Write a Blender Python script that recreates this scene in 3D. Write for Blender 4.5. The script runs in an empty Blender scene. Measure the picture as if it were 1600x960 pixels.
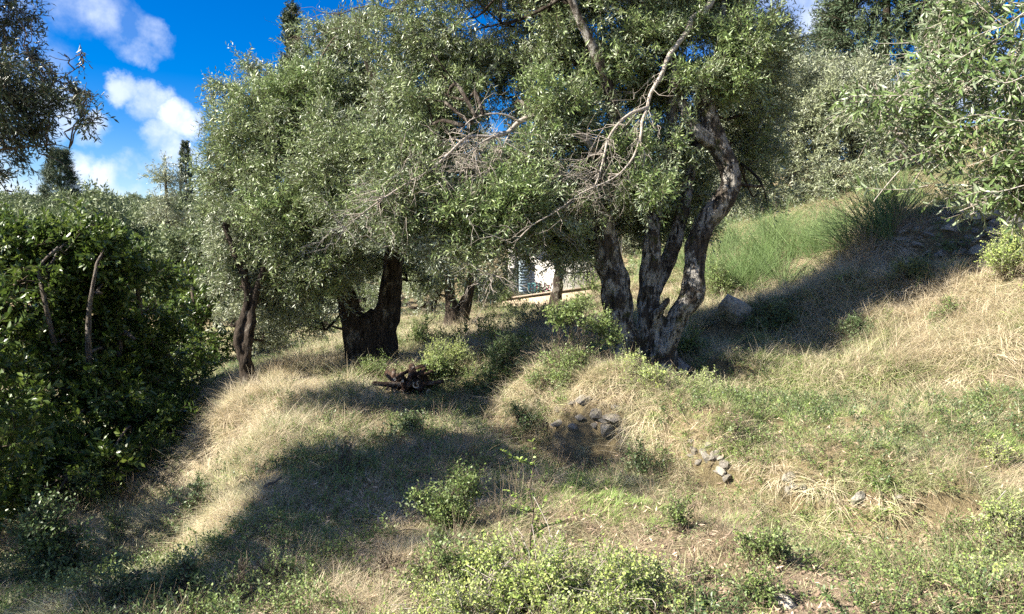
import bpy, math, random
import numpy as np
from mathutils import Vector, Matrix
random.seed(7)
RNG = np.random.default_rng(11)
R = math.radians
SC = bpy.context.scene
COL = SC.collection

# ------------------------------------------------------------------ camera, sky, sun, exposure
EYE = np.array([0.0, 0.0, 1.65])
PITCH = R(4.0)
FPX = 1155.0
cam_d = bpy.data.cameras.new('camera')
cam = bpy.data.objects.new('camera', cam_d); COL.objects.link(cam)
cam_d.sensor_width = 36.0; cam_d.lens = 36.0 * FPX / 1600.0
cam_d.clip_start = 0.05; cam_d.clip_end = 3000
cam.location = EYE; cam.rotation_euler = (R(90) - PITCH, 0, 0)
SC.camera = cam

def ray(u, v):
    xc = (u - 800) / FPX; zc = (480 - v) / FPX
    c, s = math.cos(PITCH), math.sin(PITCH)
    return np.array([xc, c + zc * s, -s + zc * c])
def at(u, v, d):
    r = ray(u, v)
    return EYE + r * (d / r[1])

SUN_AZ, SUN_EL = R(-108), R(39)      # azimuth from +Y, clockwise positive: the sun stands to the left
SUN = np.array([math.sin(SUN_AZ) * math.cos(SUN_EL), math.cos(SUN_AZ) * math.cos(SUN_EL), math.sin(SUN_EL)])
sun_d = bpy.data.lights.new('sun', 'SUN'); sun_d.energy = 5.0; sun_d.angle = R(0.53); sun_d.color = (1.0, 0.93, 0.82)
sun = bpy.data.objects.new('sun', sun_d); COL.objects.link(sun)
sun.rotation_euler = Vector(SUN).to_track_quat('Z', 'Y').to_euler()
SC.view_settings.view_transform = 'Standard'
try: SC.view_settings.look = 'None'
except Exception: pass
SC.view_settings.exposure = 1.86
SC.cycles.use_denoising = False; SC.cycles.max_bounces = 5; SC.cycles.diffuse_bounces = 3; SC.cycles.glossy_bounces = 2; SC.cycles.transmission_bounces = 3
SC.view_settings.gamma = 1.0
SC.view_settings.use_curve_mapping = False

def N(nt, t, **kw):
    n = nt.nodes.new(t)
    for k, v in kw.items(): setattr(n, k, v)
    return n
W = bpy.data.worlds.new('World'); SC.world = W; W.use_nodes = True
def build_world():
    nt = W.node_tree; nt.nodes.clear(); L = nt.links.new
    out = N(nt, 'ShaderNodeOutputWorld'); bg = N(nt, 'ShaderNodeBackground'); bg.inputs[1].default_value = 0.084
    sky = N(nt, 'ShaderNodeTexSky'); sky.sky_type = 'NISHITA'; sky.sun_disc = False
    sky.sun_elevation = SUN_EL; sky.sun_rotation = SUN_AZ
    sky.air_density = 1.0; sky.dust_density = 0.25; sky.ozone_density = 3.0; sky.altitude = 300
    hsv = N(nt, 'ShaderNodeHueSaturation'); hsv.inputs['Saturation'].default_value = 1.62; hsv.inputs['Value'].default_value = .57; hsv.inputs['Hue'].default_value = .517
    L(sky.outputs[0], hsv.inputs['Color'])
    tc = N(nt, 'ShaderNodeTexCoord')
    n1 = N(nt, 'ShaderNodeTexNoise'); n1.inputs['Scale'].default_value = 8.0; n1.inputs['Detail'].default_value = 9; n1.inputs['Roughness'].default_value = .62
    L(tc.outputs['Generated'], n1.inputs['Vector'])
    # wobble the direction so that the banks of cloud get ragged edges
    sub = N(nt, 'ShaderNodeVectorMath', operation='SUBTRACT'); L(n1.outputs['Color'], sub.inputs[0]); sub.inputs[1].default_value = (.5, .5, .5)
    sc_ = N(nt, 'ShaderNodeVectorMath', operation='SCALE'); L(sub.outputs[0], sc_.inputs[0]); sc_.inputs['Scale'].default_value = .13
    add = N(nt, 'ShaderNodeVectorMath', operation='ADD'); L(tc.outputs['Generated'], add.inputs[0]); L(sc_.outputs[0], add.inputs[1])
    nrm = N(nt, 'ShaderNodeVectorMath', operation='NORMALIZE'); L(add.outputs[0], nrm.inputs[0])
    cur = None
    for (u, v, rad, st) in [(165, 5, 36, .8), (208, 42, 38, .85), (110, -50, 60, .8), (292, 192, 30, 1.2), (268, 232, 30, 1.0), (235, 165, 28, .8), (300, 262, 32, .8), (182, 150, 24, .65), (142, 218, 22, .7),
                            (40, 190, 45, .8), (10, 60, 50, .5), (125, 292, 26, 1.1), (180, 300, 22, 1.3), (225, 296, 34, 1.1), (20, 300, 60, 1.0), (570, 190, 60, .9), (480, 260, 60, .6), (330, 320, 45, 1.0),
                            (-300, 60, 180, 1.0), (-700, 250, 200, .9), (1900, 240, 150, .8)]:
        d = ray(u, v); d = d / np.linalg.norm(d)
        a = rad / FPX
        dot = N(nt, 'ShaderNodeVectorMath', operation='DOT_PRODUCT'); L(nrm.outputs[0], dot.inputs[0]); dot.inputs[1].default_value = tuple(d)
        mr = N(nt, 'ShaderNodeMapRange'); mr.interpolation_type = 'SMOOTHSTEP'
        L(dot.outputs['Value'], mr.inputs['Value'])
        mr.inputs['From Min'].default_value = math.cos(a * 1.35); mr.inputs['From Max'].default_value = math.cos(a * .3)
        mr.inputs['To Max'].default_value = st
        if cur is None: cur = mr.outputs[0]
        else:
            mx = N(nt, 'ShaderNodeMath', operation='MAXIMUM'); L(cur, mx.inputs[0]); L(mr.outputs[0], mx.inputs[1]); cur = mx.outputs[0]
    # unseen clouds over the rest of the sky, cover raised as neutral shade fill
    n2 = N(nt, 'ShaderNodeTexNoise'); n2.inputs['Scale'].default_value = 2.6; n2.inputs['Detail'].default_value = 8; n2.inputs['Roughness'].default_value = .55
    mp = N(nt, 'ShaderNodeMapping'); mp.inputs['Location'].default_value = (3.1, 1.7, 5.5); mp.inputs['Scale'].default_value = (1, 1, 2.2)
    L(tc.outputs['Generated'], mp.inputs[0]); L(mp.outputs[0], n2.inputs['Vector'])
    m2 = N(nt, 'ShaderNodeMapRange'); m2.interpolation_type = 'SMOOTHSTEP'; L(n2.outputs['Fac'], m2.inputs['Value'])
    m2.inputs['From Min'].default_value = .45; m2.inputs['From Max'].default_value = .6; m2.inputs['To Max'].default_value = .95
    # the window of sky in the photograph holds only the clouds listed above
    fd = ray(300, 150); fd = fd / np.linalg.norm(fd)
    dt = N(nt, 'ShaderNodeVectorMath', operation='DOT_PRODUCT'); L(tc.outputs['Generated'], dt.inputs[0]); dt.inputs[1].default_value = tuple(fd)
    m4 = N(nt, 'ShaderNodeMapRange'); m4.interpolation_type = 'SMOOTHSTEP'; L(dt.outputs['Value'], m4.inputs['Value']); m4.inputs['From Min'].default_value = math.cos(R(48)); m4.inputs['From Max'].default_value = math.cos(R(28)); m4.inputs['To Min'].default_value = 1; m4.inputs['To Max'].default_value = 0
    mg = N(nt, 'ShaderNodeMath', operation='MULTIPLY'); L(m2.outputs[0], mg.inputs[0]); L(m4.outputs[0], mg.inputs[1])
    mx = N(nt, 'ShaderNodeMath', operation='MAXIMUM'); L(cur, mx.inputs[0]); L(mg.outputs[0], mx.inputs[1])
    # break up with fine noise
    n3 = N(nt, 'ShaderNodeTexNoise'); n3.inputs['Scale'].default_value = 11; n3.inputs['Detail'].default_value = 10; n3.inputs['Roughness'].default_value = .58
    L(tc.outputs['Generated'], n3.inputs['Vector'])
    m3 = N(nt, 'ShaderNodeMapRange'); L(n3.outputs['Fac'], m3.inputs['Value']); m3.inputs['From Min'].default_value = .38; m3.inputs['From Max'].default_value = .64
    m3.inputs['To Min'].default_value = .12; m3.inputs['To Max'].default_value = 1.15
    mul = N(nt, 'ShaderNodeMath', operation='MULTIPLY'); L(mx.outputs[0], mul.inputs[0]); L(m3.outputs[0], mul.inputs[1]); mul.use_clamp = True
    mixc = N(nt, 'ShaderNodeMix', data_type='RGBA'); L(n3.outputs['Fac'], mixc.inputs['Factor'])
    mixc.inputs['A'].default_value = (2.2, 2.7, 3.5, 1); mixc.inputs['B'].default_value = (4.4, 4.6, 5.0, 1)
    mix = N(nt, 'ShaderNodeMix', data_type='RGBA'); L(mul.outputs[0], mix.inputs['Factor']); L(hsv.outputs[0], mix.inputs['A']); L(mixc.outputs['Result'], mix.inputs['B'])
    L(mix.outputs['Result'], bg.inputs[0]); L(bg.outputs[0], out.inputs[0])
build_world()

# ------------------------------------------------------------------ helpers
def vnoise(P, scale, seed=0):
    """value noise, P (n,3) -> 0..1"""
    Q = np.asarray(P, float) / scale + seed * 17.13
    I = np.floor(Q).astype(np.int64); F = Q - I; F = F * F * (3 - 2 * F)
    def h(ix, iy, iz):
        n = (ix * 73856093) ^ (iy * 19349663) ^ (iz * 83492791) ^ (seed * 2654435761)
        n = (n ^ (n >> 13)) * 1274126177 & 0xFFFFFFFF
        return ((n ^ (n >> 16)) & 0xFFFFFF) / float(0xFFFFFF)
    r = 0
    for a in (0, 1):
        for b in (0, 1):
            for c in (0, 1):
                w = (F[:, 0] if a else 1 - F[:, 0]) * (F[:, 1] if b else 1 - F[:, 1]) * (F[:, 2] if c else 1 - F[:, 2])
                r = r + w * h(I[:, 0] + a, I[:, 1] + b, I[:, 2] + c)
    return r
def fbm(P, scale, seed=0, oct=3):
    r = 0; a = 1; t = 0
    for i in range(oct):
        r = r + a * vnoise(P, scale / 2 ** i, seed + i); t += a; a *= .5
    return r / t
def unit(v): return v / np.maximum(np.linalg.norm(v, axis=-1, keepdims=True), 1e-9)

def link(o, parent=None):
    COL.objects.link(o)
    if parent is not None: o.parent = parent
    return o
def mesh_np(name, V, F, mats, mi=None, smooth=False):
    """V (n,3); F list of index tuples or an int array"""
    me = bpy.data.meshes.new(name)
    V = np.asarray(V, np.float32)
    if isinstance(F, np.ndarray):
        k = F.shape[1]; nf = len(F)
        me.vertices.add(len(V)); me.vertices.foreach_set('co', V.ravel())
        me.loops.add(nf * k); me.loops.foreach_set('vertex_index', F.astype(np.int32).ravel())
        me.polygons.add(nf); me.polygons.foreach_set('loop_start', np.arange(0, nf * k, k, dtype=np.int32))
        try: me.polygons.foreach_set('loop_total', np.full(nf, k, dtype=np.int32))
        except Exception: pass
        me.update(calc_edges=True)
    else:
        me.from_pydata([tuple(map(float, v)) for v in V], [], F)
    for m in mats: me.materials.append(m)
    if mi is not None: me.polygons.foreach_set('material_index', np.asarray(mi, np.int32))
    if smooth: me.polygons.foreach_set('use_smooth', [True] * len(me.polygons))
    me.update()
    return me
class Geo:
    """collects triangles"""
    def __init__(s): s.V = []; s.F = []; s.M = []; s.n = 0
    def add(s, V, F, m=0):
        V = np.asarray(V, float).reshape(-1, 3); F = np.asarray(F, int).reshape(-1, 3)
        s.V.append(V); s.F.append(F + s.n); s.M.append(np.full(len(F), m)); s.n += len(V)
    def mesh(s, name, mats, smooth=False):
        return mesh_np(name, np.concatenate(s.V), np.concatenate(s.F), mats, np.concatenate(s.M), smooth)
    def obj(s, name, mats, parent=None, smooth=False):
        return link(bpy.data.objects.new(name, s.mesh(name, mats, smooth)), parent)
def thing(name, label, cat, loc=(0, 0, 0), group=None):
    o = bpy.data.objects.new(name, None); o.empty_display_size = .2
    o.location = tuple(map(float, loc)); o['label'] = label; o['category'] = cat
    if group: o['group'] = group
    return link(o)
def tag(o, label, cat, group=None, kind=None):
    o['label'] = label
    if cat: o['category'] = cat
    if group: o['group'] = group
    if kind: o['kind'] = kind
    return o
def copy_tree(o, parent=None):
    c = o.copy(); COL.objects.link(c)
    if parent is not None: c.parent = parent
    for ch in list(o.children): copy_tree(ch, c)
    return c

# ------------------------------------------------------------------ materials
def mat(name):
    m = bpy.data.materials.new(name); m.use_nodes = True; nt = m.node_tree
    b = nt.nodes['Principled BSDF']
    return m, nt, b
def ramp(nt, fac, stops):
    r = nt.nodes.new('ShaderNodeValToRGB'); e = r.color_ramp.elements
    while len(e) > 1: e.remove(e[-1])
    e[0].position, e[0].color = stops[0][0], (*stops[0][1], 1)
    for p, c in stops[1:]:
        x = e.new(p); x.color = (*c, 1)
    nt.links.new(fac, r.inputs[0]); return r.outputs[0]
def noise(nt, scale, detail=4, rough=.6, coord='Object', stretch=None):
    tc = nt.nodes.new('ShaderNodeTexCoord'); n = nt.nodes.new('ShaderNodeTexNoise')
    n.inputs['Scale'].default_value = scale; n.inputs['Detail'].default_value = detail; n.inputs['Roughness'].default_value = rough
    if stretch:
        mp = nt.nodes.new('ShaderNodeMapping'); mp.inputs['Scale'].default_value = stretch
        nt.links.new(tc.outputs[coord], mp.inputs[0]); nt.links.new(mp.outputs[0], n.inputs['Vector'])
    else: nt.links.new(tc.outputs[coord], n.inputs['Vector'])
    return n.outputs['Fac']
def mixc(nt, fac, a, b):
    m = nt.nodes.new('ShaderNodeMix'); m.data_type = 'RGBA'
    for s, x in (('Factor', fac), ('A', a), ('B', b)):
        if isinstance(x, (int, float)): m.inputs[s].default_value = x
        elif isinstance(x, tuple): m.inputs[s].default_value = (*x, 1)
        else: nt.links.new(x, m.inputs[s])
    return m.outputs['Result']
def leaf_mat(name, top, under, var, rough=.42, trans=.25, spec=.5, tcol=None):
    """top / under: colours of the two faces of a leaf; var: second top colour, mixed per sprig"""
    m, nt, b = mat(name); L = nt.links.new
    oi = nt.nodes.new('ShaderNodeObjectInfo'); geo = nt.nodes.new('ShaderNodeNewGeometry')
    c = mixc(nt, oi.outputs['Random'], top, var)
    at_ = nt.nodes.new('ShaderNodeAttribute'); at_.attribute_name = 'tint'
    hs = nt.nodes.new('ShaderNodeHueSaturation'); 
    mr = nt.nodes.new('ShaderNodeMapRange'); L(at_.outputs['Fac'], mr.inputs['Value']); mr.inputs['To Min'].default_value = .6; mr.inputs['To Max'].default_value = 1.45
    L(mr.outputs[0], hs.inputs['Value']); L(c, hs.inputs['Color'])
    mr2 = nt.nodes.new('ShaderNodeMapRange'); L(at_.outputs['Fac'], mr2.inputs['Value']); mr2.inputs['To Min'].default_value = .515; mr2.inputs['To Max'].default_value = .485
    L(mr2.outputs[0], hs.inputs['Hue'])
    c2 = mixc(nt, geo.outputs['Backfacing'], hs.outputs[0], under)
    L(c2, b.inputs['Base Color']); b.inputs['Roughness'].default_value = rough; b.inputs['Specular IOR Level'].default_value = spec
    tr = nt.nodes.new('ShaderNodeBsdfTranslucent')
    if tcol: tr.inputs['Color'].default_value = (*tcol, 1)
    else: L(hs.outputs[0], tr.inputs['Color'])
    ms = nt.nodes.new('ShaderNodeMixShader'); ms.inputs[0].default_value = trans
    L(b.outputs[0], ms.inputs[1]); L(tr.outputs[0], ms.inputs[2]); L(ms.outputs[0], nt.nodes['Material Output'].inputs[0])
    return m
def bark_mat(name, dark, mid, pale, lichen=.5, scale=1.0, moss=None, bump=.8):
    m, nt, b = mat(name); L = nt.links.new
    f1 = noise(nt, 14 * scale, 9, .7, stretch=(1, 1, .22))      # furrows up the stem
    f2 = noise(nt, 3.6 * scale, 12, .74, stretch=(1, 1, .6))    # lichen crusts
    f3 = noise(nt, 42 * scale, 6, .75, stretch=(1, 1, .3))
    base = ramp(nt, f1, [(.36, dark), (.5, mid), (.66, tuple(x * 1.7 for x in mid))])
    m2 = ramp(nt, f2, [(0, (0, 0, 0)), (1 - lichen - .01, (0, 0, 0)), (1 - lichen + .04, (.9, .9, .9))])
    mm = nt.nodes.new('ShaderNodeMath'); mm.operation = 'MULTIPLY'; L(m2, mm.inputs[0]); L(ramp(nt, f1, [(.38, (0, 0, 0)), (.5, (1, 1, 1))]), mm.inputs[1])
    c = mixc(nt, mm.outputs[0], base, mixc(nt, f3, tuple(x * .55 for x in pale), pale))
    if moss:
        m4 = ramp(nt, noise(nt, 3.1 * scale, 7, .7, stretch=(1.3, 1, 1)), [(.57, (0, 0, 0)), (.64, (.8, .8, .8))])
        c = mixc(nt, m4, c, moss)
    c = mixc(nt, ramp(nt, f3, [(.36, (.8, .8, .8)), (.5, (0, 0, 0))]), c, dark)
    L(c, b.inputs['Base Color']); b.inputs['Roughness'].default_value = .92; b.inputs['Specular IOR Level'].default_value = .12
    bp = nt.nodes.new('ShaderNodeBump'); bp.inputs['Strength'].default_value = bump; bp.inputs['Distance'].default_value = .06
    ad = nt.nodes.new('ShaderNodeMath'); ad.operation = 'ADD'; L(f1, ad.inputs[0]); L(f3, ad.inputs[1])
    L(ad.outputs[0], bp.inputs['Height']); L(bp.outputs[0], b.inputs['Normal'])
    return m
def straw_mat(name, a, b_, rough=.6, trans=.3):
    m, nt, b = mat(name); L = nt.links.new
    oi = nt.nodes.new('ShaderNodeObjectInfo')
    at_ = nt.nodes.new('ShaderNodeAttribute'); at_.attribute_name = 'tint'
    c = mixc(nt, oi.outputs['Random'], a, b_)
    hs = nt.nodes.new('ShaderNodeHueSaturation'); L(c, hs.inputs['Color'])
    mr = nt.nodes.new('ShaderNodeMapRange'); L(at_.outputs['Fac'], mr.inputs['Value']); mr.inputs['To Min'].default_value = .55; mr.inputs['To Max'].default_value = 1.5
    L(mr.outputs[0], hs.inputs['Value']); L(hs.outputs[0], b.inputs['Base Color'])
    b.inputs['Roughness'].default_value = rough; b.inputs['Specular IOR Level'].default_value = .3
    tr = nt.nodes.new('ShaderNodeBsdfTranslucent'); L(hs.outputs[0], tr.inputs['Color'])
    ms = nt.nodes.new('ShaderNodeMixShader'); ms.inputs[0].default_value = trans
    L(b.outputs[0], ms.inputs[1]); L(tr.outputs[0], ms.inputs[2]); L(ms.outputs[0], nt.nodes['Material Output'].inputs[0])
    return m
M = {}
M['olive'] = leaf_mat('olive_leaf', (.14, .195, .07), (.38, .42, .31), (.195, .245, .10), rough=.38, trans=.22)
M['olive_fresh'] = leaf_mat('olive_leaf_fresh', (.155, .23, .07), (.36, .42, .27), (.21, .275, .10), rough=.38, trans=.28)
M['olive_grey'] = leaf_mat('olive_leaf_grey', (.20, .235, .125), (.38, .41, .31), (.26, .29, .165), rough=.5, trans=.22)
M['olive_near'] = leaf_mat('olive_leaf_near', (.10, .16, .05), (.27, .32, .2), (.15, .21, .075), rough=.36, trans=.24, spec=.45)
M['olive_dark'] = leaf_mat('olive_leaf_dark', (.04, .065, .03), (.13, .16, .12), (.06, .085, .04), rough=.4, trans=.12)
M['laurel'] = leaf_mat('laurel_leaf', (.055, .10, .018), (.09, .14, .035), (.12, .17, .03), rough=.34, trans=.34, spec=.5)
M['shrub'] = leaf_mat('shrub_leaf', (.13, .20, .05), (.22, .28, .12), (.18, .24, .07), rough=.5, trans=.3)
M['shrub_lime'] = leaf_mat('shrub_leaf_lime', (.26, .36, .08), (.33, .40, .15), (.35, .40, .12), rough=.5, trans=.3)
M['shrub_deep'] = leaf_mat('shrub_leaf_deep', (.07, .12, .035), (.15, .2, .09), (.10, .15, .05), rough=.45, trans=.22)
M['broom'] = leaf_mat('broom_stem', (.12, .20, .06), (.12, .20, .06), (.18, .25, .09), rough=.6, trans=.15)
M['cypress'] = leaf_mat('cypress_leaf', (.035, .06, .02), (.04, .065, .025), (.05, .075, .03), rough=.6, trans=.1)
M['conifer'] = leaf_mat('conifer_needle', (.04, .075, .03), (.05, .08, .035), (.07, .10, .04), rough=.6, trans=.12)
M['far'] = leaf_mat('far_tree_leaf', (.12, .16, .065), (.2, .24, .13), (.16, .2, .09), rough=.6, trans=.2)
M['straw'] = straw_mat('straw', (.36, .29, .18), (.62, .54, .385))
M['straw_green'] = straw_mat('straw_green', (.29, .30, .14), (.48, .46, .29))
M['grass'] = straw_mat('grass_blade', (.15, .25, .05), (.30, .39, .12), rough=.5)
M['litter'] = straw_mat('litter', (.38, .265, .18), (.60, .47, .34), trans=.12)
M['dead'] = straw_mat('dead_stem', (.26, .19, .12), (.38, .30, .2), trans=.05)
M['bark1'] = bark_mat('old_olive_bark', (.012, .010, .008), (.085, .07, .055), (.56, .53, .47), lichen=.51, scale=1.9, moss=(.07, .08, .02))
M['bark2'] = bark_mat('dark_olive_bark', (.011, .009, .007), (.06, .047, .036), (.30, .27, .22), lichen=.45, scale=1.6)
M['bark3'] = bark_mat('grey_bark', (.05, .04, .032), (.15, .125, .1), (.34, .31, .27), lichen=.5, scale=2.0)
M['twig'] = bark_mat('pale_twig', (.16, .13, .1), (.34, .30, .25), (.52, .48, .43), lichen=.5, scale=6.0, bump=.3)
M['twig_dark'] = bark_mat('brown_twig', (.05, .038, .028), (.12, .095, .07), (.2, .17, .14), lichen=.45, scale=6.0, bump=.3)
def stone_mat(name, a, b_, c_, lichen):
    m, nt, b = mat(name); L = nt.links.new
    f1 = noise(nt, 7, 9, .68); f2 = noise(nt, 26, 6, .7); f3 = noise(nt, 3.3, 4, .6)
    c = ramp(nt, f1, [(.32, a), (.52, b_), (.7, c_)])
    c = mixc(nt, ramp(nt, f3, [(.54, (0, 0, 0)), (.62, (.7, .7, .7))]), c, lichen)
    c = mixc(nt, ramp(nt, f2, [(.36, (.7, .7, .7)), (.46, (0, 0, 0))]), c, tuple(x * .4 for x in a))
    L(c, b.inputs['Base Color']); b.inputs['Roughness'].default_value = .92; b.inputs['Specular IOR Level'].default_value = .2
    bp = nt.nodes.new('ShaderNodeBump'); bp.inputs['Strength'].default_value = .7; bp.inputs['Distance'].default_value = .02
    ad = nt.nodes.new('ShaderNodeMath'); ad.operation = 'ADD'; L(f1, ad.inputs[0]); L(f2, ad.inputs[1]); L(ad.outputs[0], bp.inputs['Height']); L(bp.outputs[0], b.inputs['Normal'])
    return m
M['stone'] = stone_mat('limestone', (.13, .115, .09), (.27, .245, .205), (.40, .37, .32), (.22, .2, .12))
M['stone_pale'] = stone_mat('pale_limestone', (.20, .18, .145), (.36, .33, .27), (.48, .45, .38), (.3, .27, .18))
def ground_mat():
    m, nt, b = mat('dry_hillside_soil'); L = nt.links.new
    f1 = noise(nt, .55, 6, .6); f2 = noise(nt, 30, 6, .75); f3 = noise(nt, 140, 4, .7)
    c = ramp(nt, f1, [(.3, (.11, .095, .045)), (.48, (.20, .16, .085)), (.62, (.27, .21, .12)), (.75, (.14, .13, .05))])
    c = mixc(nt, ramp(nt, f2, [(.35, (.75, .75, .75)), (.55, (0, 0, 0))]), c, (.07, .052, .032))
    c = mixc(nt, ramp(nt, f3, [(.5, (0, 0, 0)), (.66, (.7, .7, .7))]), c, (.42, .34, .2))
    L(c, b.inputs['Base Color']); b.inputs['Roughness'].default_value = .95; b.inputs['Specular IOR Level'].default_value = .1
    bp = nt.nodes.new('ShaderNodeBump'); bp.inputs['Strength'].default_value = .8; bp.inputs['Distance'].default_value = .03
    ad = nt.nodes.new('ShaderNodeMath'); ad.operation = 'ADD'; L(f2, ad.inputs[0]); L(f3, ad.inputs[1]); L(ad.outputs[0], bp.inputs['Height']); L(bp.outputs[0], b.inputs['Normal'])
    return m
M['ground'] = ground_mat()
def path_tint():
    nt = M['ground'].node_tree; L = nt.links.new; b = nt.nodes['Principled BSDF']; old = b.inputs['Base Color'].links[0].from_socket
    a = nt.nodes.new('ShaderNodeAttribute'); a.attribute_name = 'path'
    L(mixc(nt, a.outputs['Fac'], old, ramp(nt, noise(nt, 45, 5, .7), [(.35, (.11, .08, .055)), (.5, (.27, .205, .15)), (.65, (.44, .36, .27))])), b.inputs['Base Color'])
def plain(name, c, rough=.7, var=.25, scale=6):
    m, nt, b = mat(name); f = noise(nt, scale, 6, .65)
    col = ramp(nt, f, [(.3, tuple(x * (1 - var) for x in c)), (.7, tuple(min(1, x * (1 + var * .5)) for x in c))])
    nt.links.new(col, b.inputs['Base Color']); b.inputs['Roughness'].default_value = rough
    return m

# ------------------------------------------------------------------ terrain
def far_h(x, y):
    hill = 6.5 * np.exp(-(((x + 62) / 52) ** 2 + ((y - 118) / 45) ** 2)) + 9 * np.exp(-(((x + 170) / 80) ** 2 + ((y - 170) / 90) ** 2))
    right = 26 * (1 - np.exp(-np.maximum(x - 3, 0) / 55.0)) * np.clip((y + 40) / 60, .3, 1)
    back = 14 * (1 - np.exp(-np.maximum(y - 120, 0) / 160.0))
    left = -1.6 * np.exp(-((x + 14) / 14) ** 2)
    return hill + right + back + left + .1
CP = [  # (u, v, depth)
 (0,960,3.75),(200,960,3.6),(400,960,3.45),(600,960,3.35),(800,960,3.3),(1000,960,3.3),(1200,960,3.3),(1400,960,3.25),(1600,960,3.2),
 (600,860,4.1),(800,860,4.05),(1000,800,4.75),(1000,870,4.0),(860,760,5.2),(1000,725,5.75),(1200,850,4.2),(1400,870,4.05),(1550,880,3.9),(700,760,5.1),(740,690,6.3),(1180,800,4.75),
 (920,682,6.5),(925,628,6.62),(1020,700,6.1),(1035,648,6.3),(1110,745,5.4),(1120,690,5.6),(1260,790,4.85),(1265,742,5.0),(1400,808,4.65),(1400,770,4.78),(1600,800,4.5),(1600,740,5.0),
 (870,650,7.0),(866,600,7.3),(1005,580,8.3),(1100,600,7.7),(1000,610,7.3),(1200,650,6.25),(1400,640,6.2),(1600,640,5.8),(1300,605,7.3),(1500,600,7.0),(1200,700,5.55),(1450,700,5.3),
 (1200,560,8.5),(1140,505,10),(1300,500,9.0),(1450,500,8.2),(1600,500,7.5),(1300,425,10.6),(1450,420,9.5),(1600,425,8.5),(1450,402,9.95),(1450,352,10.3),(1600,392,9.0),(1600,340,9.3),(1380,380,10.6),(1520,398,9.5),(1520,346,9.8),
 (1500,325,11.2),(1200,450,11.5),(1200,400,14.0),(1110,440,13),(1350,330,14),(1200,335,18),(1600,300,12),
 (700,600,8.5),(585,577,10),(750,520,13),(715,516,15),(850,486,20),(900,482,19),(650,500,16),(500,545,13),(800,640,7.4),(820,560,9.2),(940,520,11),(1060,520,10.5),(820,500,14.5),
 (600,662,6.95),(500,695,6.2),(700,672,6.8),(440,715,6.0),(410,775,5.2),(500,800,4.75),(395,690,6.6),(365,640,8.0),(400,605,9.0),(470,610,8.6),(440,650,7.4),
 (355,757,6.9),(315,735,7.6),(300,700,8.8),(384,700,6.5),(370,760,5.6),(358,830,4.75),(250,700,9.2),(150,740,8.6),(870,480,23),(820,482,24),(935,472,22),(850,472,27),(780,480,22),(50,800,7.2),(250,800,6.5),(310,860,5.0),(0,880,5.3),(0,700,10.0),(200,620,12),(330,590,13),(345,600,10.5),(110,860,5.8),
]
ctrl = [at(*c) for c in CP]
ctrl += [np.array(p, float) for p in [(0,0,0),(-3,1,-.1),(3,1,.05),(0,-6,-.1),(-8,2,-.9),(-12,10,-1.5),(-12,20,-1.4),(-6,20,-.3),(0,26,.4),(6,26,2.4),(7,4,.8),(8,8,2.0),(12,12,3.6),(12,20,4.6),(6,1,.2),(-7,-5,-.8),(7,-5,.6),(-20,5,-1.6)]]
for a in np.linspace(0, 2 * np.pi, 20, endpoint=False):
    x, y = 42 * math.cos(a), 42 * math.sin(a); ctrl.append(np.array([x, y, float(far_h(np.array(x), np.array(y)))]))
for p in [(-20,30),(10,32),(22,18),(-24,-12),(22,-12)]:
    ctrl.append(np.array([p[0], p[1], float(far_h(np.array(float(p[0])), np.array(float(p[1])))) * .9]))
ctrl = np.array(ctrl)
def _kern(r): return np.sqrt(r * r + .09)
_D = np.linalg.norm(ctrl[:, None, :2] - ctrl[None, :, :2], axis=2)
_n = len(ctrl); _A = np.zeros((_n + 3, _n + 3)); _A[:_n, :_n] = _kern(_D) - np.eye(_n) * .004
_A[:_n, _n] = 1; _A[:_n, _n + 1:] = ctrl[:, :2]; _A[_n:, :_n] = _A[:_n, _n:].T
_w = np.linalg.lstsq(_A, np.concatenate([ctrl[:, 2], np.zeros(3)]), rcond=None)[0]
def H(x, y):
    x = np.atleast_1d(np.asarray(x, float)); y = np.atleast_1d(np.asarray(y, float))
    out = np.empty(x.shape)
    for i in range(0, len(x), 20000):
        xs, ys = x[i:i + 20000], y[i:i + 20000]
        r = np.hypot(xs[:, None] - ctrl[None, :, 0], ys[:, None] - ctrl[None, :, 1])
        z = _kern(r) @ _w[:_n] + _w[_n] + _w[_n + 1] * xs + _w[_n + 2] * ys
        d = np.hypot(xs, ys); t = np.clip((d - 32) / 12, 0, 1); t = t * t * (3 - 2 * t)
        z = z * (1 - t) + far_h(xs, ys) * t
        P = np.stack([xs, ys, 0 * xs], 1)
        k = np.clip(d / 3.0, .4, 1)
        z = z + k * ((fbm(P, .9, 3) - .5) * .28 + (vnoise(P, .3, 9) - .5) * .10) + np.clip((xs - 1.2) / 2, 0, 1) * np.clip((ys - 7) / 1.5, 0, 1) * (fbm(P, 1.3, 71, 3) - .5) * .8 * (d < 30) + np.clip((d - 30) / 60, 0, 1) * (fbm(P, 25, 5) - .5) * 5
        for pts, hgt, wid, fall in STEPS:
            sd = _seg_dist(xs, ys, pts) + (fbm(P, .5, 31) - .5) * .25
            z = z + .5 * hgt * np.tanh(sd / wid) * np.exp(-(sd / fall) ** 2)
        out[i:i + 20000] = z
    return out
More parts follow.
